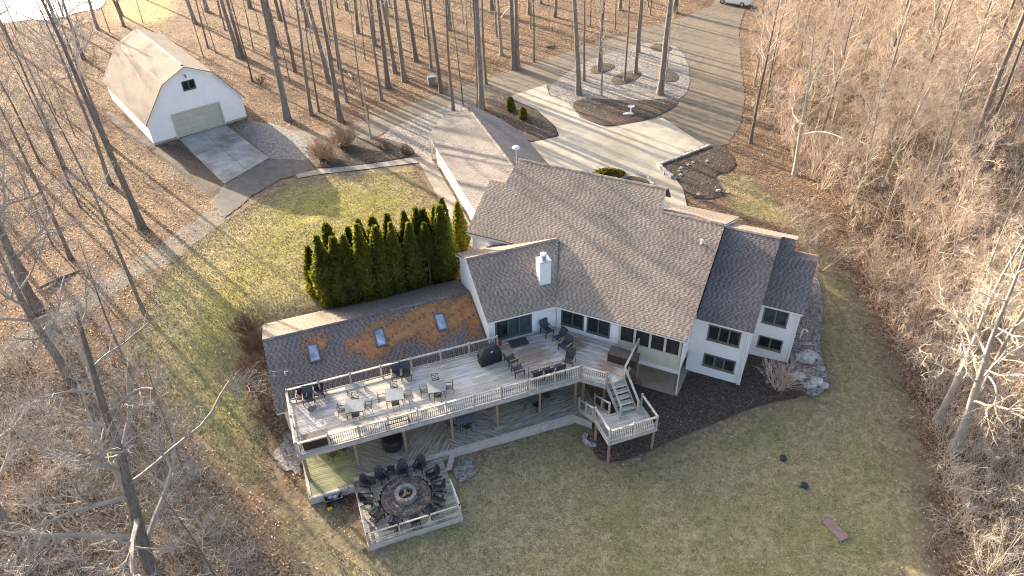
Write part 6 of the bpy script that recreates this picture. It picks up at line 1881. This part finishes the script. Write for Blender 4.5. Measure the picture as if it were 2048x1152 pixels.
def conifer(seed, H, R, name='arborvitae', lo=0.0, sprays=2600, mat=None):
    r = random.Random(seed)
    t = thing(name, 'x', 'tree', (0, 0, 0))
    prof = lambda f: R * (min(1.0, 0.62 + 2.2 * f) if f < 0.2 else 1.0) * (1 - max(0, (f - 0.25) / 0.75) ** 1.45) + 0.02
    bumps = [(r.uniform(0, 6.28), r.uniform(0, 1), r.uniform(-0.3, 0.34)) for _ in range(44)]
    def rad(f, a):
        k = 1.0
        for ba, bf, bs in bumps:
            da = abs((a - ba + math.pi) % (2 * math.pi) - math.pi)
            k += bs * math.exp(-(da / 0.5) ** 2 - ((f - bf) / 0.09) ** 2)
        return prof(f) * k
    core = MB()
    rings, n = 16, 12
    for i in range(rings + 1):
        f = i / rings
        for j in range(n):
            a = j * 2 * math.pi / n
            rr = rad(f, a) * 0.84
            core.v.append((rr * math.cos(a), rr * math.sin(a), H * (lo + (1 - lo) * f * 0.985)))
    core.n = len(core.v)
    for i in range(rings):
        for j in range(n):
            core.f.append((i * n + j, i * n + (j + 1) % n, (i + 1) * n + (j + 1) % n, (i + 1) * n + j)); core.mi.append(0)
    cr = core
    for _ in range(sprays):
        f = r.random() ** 0.85
        a = r.uniform(0, 2 * math.pi)
        rr = rad(f, a) * r.uniform(0.78, 1.08)
        p = np.array([rr * math.cos(a), rr * math.sin(a), H * (lo + (1 - lo) * f)])
        out = np.array([math.cos(a), math.sin(a), 0])
        d = norm(out * r.uniform(0.3, 1.0) + UP * r.uniform(0.5, 1.3) + rv(r) * 0.4)
        s = norm(np.cross(d, rv(r)))
        L = r.uniform(0.12, 0.30); w = r.uniform(0.04, 0.09)
        cr.add([p - s * w * 0.6, p + s * w * 0.6, p + d * L * 0.6 + s * w, p + d * L, p + d * L * 0.6 - s * w], [(0, 1, 2, 3, 4)])
    lpart('foliage', cr, mat or M_ARBOR, t)
    lpart('trunk', MB().tube([(0, 0, -0.2), (0.02, 0, H * max(lo, 0.1) + 0.5)], [0.09, 0.06], 7), M_BARK, t)
    return t
arb = [conifer(301, 1.0 * 5.6, 0.72), conifer(302, 5.6, 0.66), conifer(303, 5.6, 0.78)]
arb_bare = conifer(304, 5.6, 0.72, lo=0.42, sprays=1800)
row_f = [((637, 593), (624, 491)), ((662, 611), (648, 470)), ((690, 604), (673, 474)), ((710, 602), (698, 470)), ((739, 598), (731, 449)), ((771, 590), (758, 453)), ((800, 585), (790, 446)), ((833, 578), (822, 446)), ((862, 572), (856, 447)), ((893, 566), (887, 412)), ((878, 568), (879, 466)), ((922, 500), (911, 405))]
row_b = [((690, 585), (651, 448)), ((715, 580), (693, 455)), ((732, 573), (713, 440)), ((756, 568), (743, 434)), ((785, 560), (774, 430)), ((812, 553), (805, 424)), ((835, 548), (831, 416)), ((856, 543), (843, 419)), ((880, 537), (868, 414)), ((902, 530), (882, 398))]
ul_ = {0: [], 1: [], 2: [], 'b': []}
for i, (bs, tp) in enumerate(row_f + row_b):
    back = i >= len(row_f)
    q = G(*bs) if not back else None
    if back:
        # back row stands 1.5 m behind the front row, in line with the top seen in the photograph
        tq = None
        l0 = bb(-14.5, 9.9); l1 = bb(-4.5, 9.9)
        best = None
        for k in range(101):
            c_ = l0 + (l1 - l0) * k / 100
            rr = ray(*tp); tt_ = (c_[:2] @ rr[:2]) / (rr[:2] @ rr[:2]); pz = ORG + rr * tt_
            e_ = np.hypot(*(pz[:2] - c_[:2]))
            if best is None or e_ < best[0]: best = (e_, c_, pz[2])
        q = at(best[1]); Hh = best[2] - q[2]
    else:
        rr = ray(*tp); tt_ = (q[:2] @ rr[:2]) / (rr[:2] @ rr[:2]); Hh = (ORG + rr * tt_)[2] - q[2]
    Hh = min(max(Hh, 3.6), 7.6)
    key = 'b' if (bs == (862, 572)) else i % 3
    pr = arb_bare if key == 'b' else arb[key]
    lbk = ['left end', 'second', 'third', 'fourth', 'fifth', 'sixth', 'seventh', 'eighth'][i] if i < 8 else None
    if not back:
        lb = (f'{lbk} arborvitae from the left in the front row behind the low wing' if i > 0 and lbk else {0: 'leftmost narrow arborvitae at the end of the evergreen row', 8: 'arborvitae with a bare open lower trunk in the evergreen row', 9: 'tall arborvitae at the right end of the front row', 10: 'short arborvitae tucked in front of the tall right end one', 11: 'separate tall arborvitae standing by the house corner'}[i])
        grp = 'front row of arborvitae'
    else:
        lb = 'arborvitae tip showing above the front row, ' + ['first', 'second', 'third', 'fourth', 'fifth', 'sixth', 'seventh', 'eighth', 'ninth', 'tenth'][i - len(row_f)] + ' from the left in the back row'
        grp = 'back row of arborvitae'
    kx = rnd(0.8, 1.2) if i not in (10,) else 0.7
    place(pr, ul_[key], q - UP * 0.05, rnd(0, 6.28), lb, grp, (kx, kx, Hh / 5.6))
small = conifer(310, 1.5, 0.42, 'dwarf_conifer', sprays=700)
us = []
place(small, us, G(1021, 222), 0, 'upper of two small dark green conifers in the bed by the garage', 'dwarf conifers')
place(small, us, G(1046, 240), 1.2, 'lower of two small dark green conifers in the bed by the garage', 'dwarf conifers', 0.9)
jun = conifer(311, 0.6, 0.9, 'juniper', sprays=900)
jun.location = tuple(G(1218, 352)); tag(jun, 'low bright green juniper peeping over the main roof ridge', 'shrub')
jun.scale = (1.5, 0.8, 1)

# ------------------------------------------------------------------ parked car at the top of the drive
car = thing('car', 'white sport utility car parked at the top of the driveway', 'car', P(1468, 8, 0.05), -0.62 - math.pi / 2)
M_CARW = plain('white_car_paint', (0.70, 0.71, 0.72), (0.76, 0.77, 0.78), 2, 0.25)
# length along +Y (rear), front at -Y
sec = [(-2.35, 0.72, 0.35, 0.78), (-2.2, 0.86, 0.28, 0.92), (-1.3, 0.93, 0.25, 1.05), (-0.75, 0.94, 0.25, 1.10), (1.9, 0.94, 0.25, 1.12), (2.3, 0.88, 0.3, 1.05), (2.4, 0.8, 0.4, 0.95)]
def loft(secs):
    mb = MB()
    for (y, w, z0, z1) in secs:
        c = 0.12
        mb.v.extend([(-w, y, z0 + c), (-w + c, y, z0), (w - c, y, z0), (w, y, z0 + c), (w, y, z1 - c), (w - c, y, z1), (-w + c, y, z1), (-w, y, z1 - c)]); mb.n += 8
    for i in range(len(secs) - 1):
        for j in range(8):
            mb.f.append((i * 8 + j, i * 8 + (j + 1) % 8, (i + 1) * 8 + (j + 1) % 8, (i + 1) * 8 + j)); mb.mi.append(0)
    mb.f.append(tuple(range(8))); mb.mi.append(0)
    e = (len(secs) - 1) * 8
    mb.f.append(tuple(range(e, e + 8))[::-1]); mb.mi.append(0)
    return mb
body = lpart('body', loft(sec), M_CARW, car)
cab = MB()
cv = [(-0.86, -0.95, 1.08), (0.86, -0.95, 1.08), (0.86, 2.25, 1.1), (-0.86, 2.25, 1.1), (-0.7, -0.2, 1.68), (0.7, -0.2, 1.68), (0.7, 1.95, 1.7), (-0.7, 1.95, 1.7)]
lpart('cabin', MB().add(cv, [(0, 1, 5, 4), (1, 2, 6, 5), (2, 3, 7, 6), (3, 0, 4, 7)]), M_GLASS, car)
lpart('roof', MB().abox(-0.72, 0.72, -0.22, 1.98, 1.68, 1.74), M_CARW, car)
lpart('windscreen', MB().add([(-0.8, -0.97, 1.1), (0.8, -0.97, 1.1), (0.68, -0.26, 1.66), (-0.68, -0.26, 1.66)], [(0, 1, 2, 3)]), M_GLASS, car)
for sx in (-1, 1):
    for y in (-1.45, 1.5):
        w = lpart('wheel', MB().tube([(sx * 0.80, y, 0.36), (sx * 0.96, y, 0.36)], [0.36, 0.36], 20), M_BLACK, car)
        lpart('rim', MB().tube([(sx * 0.955, y, 0.36), (sx * 0.975, y, 0.36)], [0.22, 0.2], 14), M_METAL, w)
    lpart('headlight', MB().box((sx * 0.68, -2.26, 0.78), (0.16, 0, 0), (0, 0.04, 0), (0, 0, 0.07)), M_GLASS, car)
    lpart('mirror', MB().box((sx * 1.02, -0.62, 1.12), (0.1, 0, 0), (0, 0.06, 0), (0, 0, 0.07)), M_CARW, car)
for sx in (-1, 1):
    lpart('grille', MB().box((sx * 0.2, -2.35, 0.68), (0.16, 0, 0), (0, 0.02, 0), (0, 0, 0.11)), M_BLACK, car)
lpart('bumper', MB().abox(-0.7, 0.7, -2.4, -2.3, 0.32, 0.5), M_BLACK, car)

# ------------------------------------------------------------------ loose leaves and undergrowth (nobody could count them)
def scatter(n, test, size, name, label, mats, seed, lift=(0.01, 0.06), flat=0.5, region=(-75, 75, 14, 125), thin=None):
    rr = np.random.default_rng(seed)
    X = rr.uniform(region[0], region[1], n * 3); Y = rr.uniform(region[2], region[3], n * 3)
    k = test(X, Y, rr)
    X, Y = X[k][:n], Y[k][:n]
    m_ = len(X)
    Z = hgt(X, Y) + rr.uniform(*lift, m_)
    a = rr.uniform(0, 2 * math.pi, m_); tl = rr.normal(0, flat, m_); s = rr.uniform(*size, m_)
    dx = np.stack([np.cos(a), np.sin(a), np.zeros(m_)], 1) * s[:, None]
    nb = np.stack([-np.sin(a) * np.cos(tl), np.cos(a) * np.cos(tl), np.sin(tl)], 1) * (s * 0.65)[:, None]
    c = np.stack([X, Y, Z], 1)
    v = np.stack([c - dx, c - nb, c + dx, c + nb], 1).reshape(-1, 3)
    me = bpy.data.meshes.new(name)
    me.from_pydata(v.tolist(), [], np.arange(4 * m_).reshape(-1, 4).tolist())
    at2 = me.attributes.new('tone', 'FLOAT', 'FACE')
    at2.data.foreach_set('value', rr.random(m_).astype(np.float32))
    me.materials.append(mats)
    return tag(link(name, me), label, 'leaves', kind='stuff')
M_LEAF, nt, b = nmat('dry_leaves')
t_ = attr(nt, 'tone')
nt.links.new(ramp(nt, t_, [(0, (0.13, 0.07, 0.04)), (0.3, (0.26, 0.16, 0.095)), (0.65, (0.40, 0.28, 0.19)), (1, (0.56, 0.45, 0.35))]), b.inputs['Base Color'])
b.inputs['Roughness'].default_value = 0.7
HOUSE_POLY = [bb(-18.6, 0)[:2], bb(-18.6, 8)[:2], bb(-4, 8)[:2], gg(1, 0.4)[:2], gg(1, GW)[:2], ab(4, 17)[:2], ab(15, 13)[:2], ab(15, 6)[:2], ab(8.6, 0.4)[:2], ab(0, 0.4)[:2]]
DECK_POLY = [bb(-18.2, 0)[:2], bb(-18.2, -6.2)[:2], bb(-15.5, -6.2)[:2], bb(-15.5, -10.4)[:2], bb(-10, -10.4)[:2], bb(-10, -5.8)[:2], bb(3, -5.8)[:2], ab(6, 0)[:2]]
PAVED = [pxpoly([(470, 256), (560, 258), (700, 251), (905, 180), (1100, 115), (1300, 55), (1440, -8), (1490, 20), (1482, 120), (1490, 200), (1455, 290), (1316, 327), (1370, 420), (1140, 365), (1016, 215), (862, 224), (752, 274), (612, 346), (505, 392), (448, 438), (418, 405), (357, 278)])]
BARN_POLY = [bn(-5, 0)[:2], bn(5, 0)[:2], bn(5, BL)[:2], bn(-5, BL)[:2]]
def clear(X, Y):
    k = np.ones(X.shape, bool)
    for p in [HOUSE_POLY, DECK_POLY, BARN_POLY] + PAVED:
        k &= sdist(X, Y, np.array(p)) < 0
    return k
def lawnness(X, Y):
    return np.maximum.reduce([ss(sdist(X, Y, LAWN_UP), -1.5, 1.5), ss(sdist(X, Y, LAWN_LOW), -1.5, 3), ss(sdist(X, Y, LAWN_R), -1, 1)])
scatter(90000, lambda X, Y, rr: clear(X, Y) & (rr.random(X.shape) > lawnness(X, Y) * 1.2) & (np.abs(X) < 0.72 * Y + 14), (0.04, 0.085), 'fallen_leaves', 'dry tan and brown leaves carpeting the woodland floor', M_LEAF, 3)
scatter(16000, lambda X, Y, rr: clear(X, Y) & (rr.random(X.shape) < lawnness(X, Y) * (0.12 + 0.88 * (np.hypot(X - G(1000, 960)[0], Y - G(1000, 960)[1]) < 7)) ) & (np.abs(X) < 0.72 * Y + 14), (0.03, 0.07), 'fallen_leaves', 'sparse pale leaves lying on the mown lawns', M_LEAF, 4, region=(-40, 40, 14, 60))
def leaves_on(poly, n, seed, label, lift):
    pl = np.array(poly)
    (x0, y0), (x1, y1) = pl.min(0), pl.max(0)
    scatter(n, lambda X, Y, rr: (sdist(X, Y, pl) > 0.1) & (sdist(X, Y, np.array(HOUSE_POLY)) < 0), (0.03, 0.06), 'fallen_leaves', label, M_LEAF, seed, lift, region=(x0, x1, y0, y1))
leaves_on(pxpoly([(1200, 900), (1215, 920), (1262, 912), (1350, 870), (1450, 832), (1545, 795), (1600, 780), (1575, 735), (1480, 780), (1360, 795), (1240, 830)]), 260, 51, 'pale leaves strewn on the dark mulch before the house', (0.11, 0.14))
leaves_on(pxpoly([(1140, 208), (1175, 198), (1265, 206), (1350, 198), (1350, 212), (1300, 236), (1216, 254), (1165, 236)]), 700, 52, 'dry leaves over the island mulch bed', (0.13, 0.17))
leaves_on(pxpoly([(615, 324), (624, 302), (660, 284), (740, 280), (785, 284), (822, 296), (826, 311), (740, 326), (640, 336)]), 700, 53, 'dry leaves over the mulch below the two bushes', (0.10, 0.14))
leaves_on(pxpoly([(970, 196), (1010, 197), (1072, 224), (1108, 258), (1110, 270), (1066, 283), (1032, 268), (990, 225)]), 500, 54, 'dry leaves over the mulch bed beside the garage', (0.13, 0.17))
leaves_on(pxpoly([(1320, 333), (1402, 298), (1440, 294), (1468, 318), (1460, 343), (1425, 348), (1440, 378), (1452, 390), (1400, 398), (1372, 384), (1350, 354)]), 700, 55, 'orange brown leaves over the front bed', (0.11, 0.15))
leaves_on(pxpoly([(1630, 560), (1640, 590), (1640, 640), (1632, 700), (1650, 760), (1645, 780), (1622, 792), (1605, 775), (1590, 730), (1600, 640)]), 900, 56, 'brown leaves over the gravel bed beside the end block', (0.14, 0.17))
M_TUFT, nt, b = nmat('grass_blades')
t_ = attr(nt, 'tone')
nt.links.new(ramp(nt, t_, [(0, (0.14, 0.135, 0.05)), (0.4, (0.30, 0.255, 0.12)), (0.75, (0.46, 0.39, 0.22)), (1, (0.57, 0.49, 0.31))]), b.inputs['Base Color'])
b.inputs['Roughness'].default_value = 0.85
def tufts(n, seed):
    rr = np.random.default_rng(seed)
    X = rr.uniform(-32, 42, n * 4); Y = rr.uniform(15, 62, n * 4)
    k = clear(X, Y) & (lawnness(X, Y) > 0.6)
    X, Y = X[k][:n], Y[k][:n]; m_ = len(X)
    a = rr.uniform(0, 6.28, m_); h = rr.uniform(0.035, 0.08, m_)
    c = np.stack([X, Y, hgt(X, Y)], 1)
    d = np.stack([np.cos(a), np.sin(a), np.zeros(m_)], 1) * rr.uniform(0.015, 0.035, m_)[:, None]
    tip = c + np.stack([rr.normal(0, 0.04, m_), rr.normal(0, 0.04, m_), h], 1)
    v = np.stack([c - d, c + d, tip], 1).reshape(-1, 3)
    me = bpy.data.meshes.new('lawn_grass')
    me.from_pydata(v.tolist(), [], np.arange(3 * m_).reshape(-1, 3).tolist())
    at2 = me.attributes.new('tone', 'FLOAT', 'FACE'); at2.data.foreach_set('value', rr.random(m_).astype(np.float32))
    me.materials.append(M_TUFT)
    tag(link('lawn_grass', me), 'short winter grass covering the lawns', 'grass', kind='stuff')
tufts(160000, 8)
# twiggy undergrowth of the thickets
def brush_stuff(polys, counts, seed, mat, label, name, hmin, hmax):
    rr = np.random.default_rng(seed)
    V = []
    for poly, m_ in zip(polys, counts):
        pl = pxpoly(poly)
        x0, y0 = pl.min(0); x1, y1 = pl.max(0)
        X = rr.uniform(x0, x1, m_ * 6); Y = rr.uniform(y0, y1, m_ * 6)
        k = (sdist(X, Y, pl) > 0) & clear(X, Y)
        X, Y = X[k][:m_], Y[k][:m_]
        Z = hgt(X, Y)
        for rep in range(5):
            m2 = len(X)
            ax = rr.uniform(0, 6.28, m2); tilt = rr.uniform(0.1, 1.25, m2); L = rr.uniform(hmin, hmax, m2)
            d = np.stack([np.cos(ax) * np.sin(tilt), np.sin(ax) * np.sin(tilt), np.cos(tilt)], 1)
            st = np.stack([X + rr.normal(0, 0.25, m2), Y + rr.normal(0, 0.25, m2), Z + rr.uniform(0, 0.5, m2)], 1)
            md = st + d * L[:, None] * 0.55
            bend = rr.normal(0, 0.3, (m2, 3)); bend[:, 2] -= 0.25
            en = md + (d + bend) * L[:, None] * 0.45
            s = np.cross(d, rr.normal(0, 1, (m2, 3))); s /= np.linalg.norm(s, axis=1, keepdims=True) + 1e-9
            w = rr.uniform(0.008, 0.018, m2)[:, None]
            t2 = np.cross(d, s)
            # three sided twigs in two pieces
            V.append(np.stack([st + s * w, st - s * w * 0.5 + t2 * w, st - s * w * 0.5 - t2 * w, md + s * w * 0.8, md - s * w * 0.4 + t2 * w * 0.8, md - s * w * 0.4 - t2 * w * 0.8, en], 1))
    V = np.concatenate(V)
    m_ = len(V)
    base = np.arange(m_)[:, None] * 7
    quads = np.concatenate([base + np.array([q]) for q in ((0, 1, 4, 3), (1, 2, 5, 4), (2, 0, 3, 5))])
    tris = np.concatenate([base + np.array([q]) for q in ((3, 4, 6), (4, 5, 6), (5, 3, 6))])
    me = bpy.data.meshes.new(name)
    me.from_pydata(V.reshape(-1, 3).tolist(), [], quads.tolist() + tris.tolist())
    me.materials.append(mat)
    tag(link(name, me), label, 'undergrowth', kind='stuff')
brush_stuff([[(1500, 40), (2120, -20), (2120, 560), (1760, 540), (1660, 420), (1560, 330), (1500, 220)], [(1720, 540), (2120, 480), (2120, 1180), (1930, 1180), (1900, 980), (1840, 780)]], (2600, 2200), 5, M_TWIGT, 'tan tangle of twigs and briars filling the right hand woods', 'undergrowth', 0.5, 1.5)
brush_stuff([[(-60, 40), (170, 60), (200, 260), (160, 420), (-60, 620)], [(-80, 720), (150, 700), (330, 820), (470, 1000), (540, 1180), (-80, 1180)]], (700, 1300), 6, M_TWIGG, 'grey tangle of twigs filling the left hand woods', 'undergrowth', 0.4, 1.2)
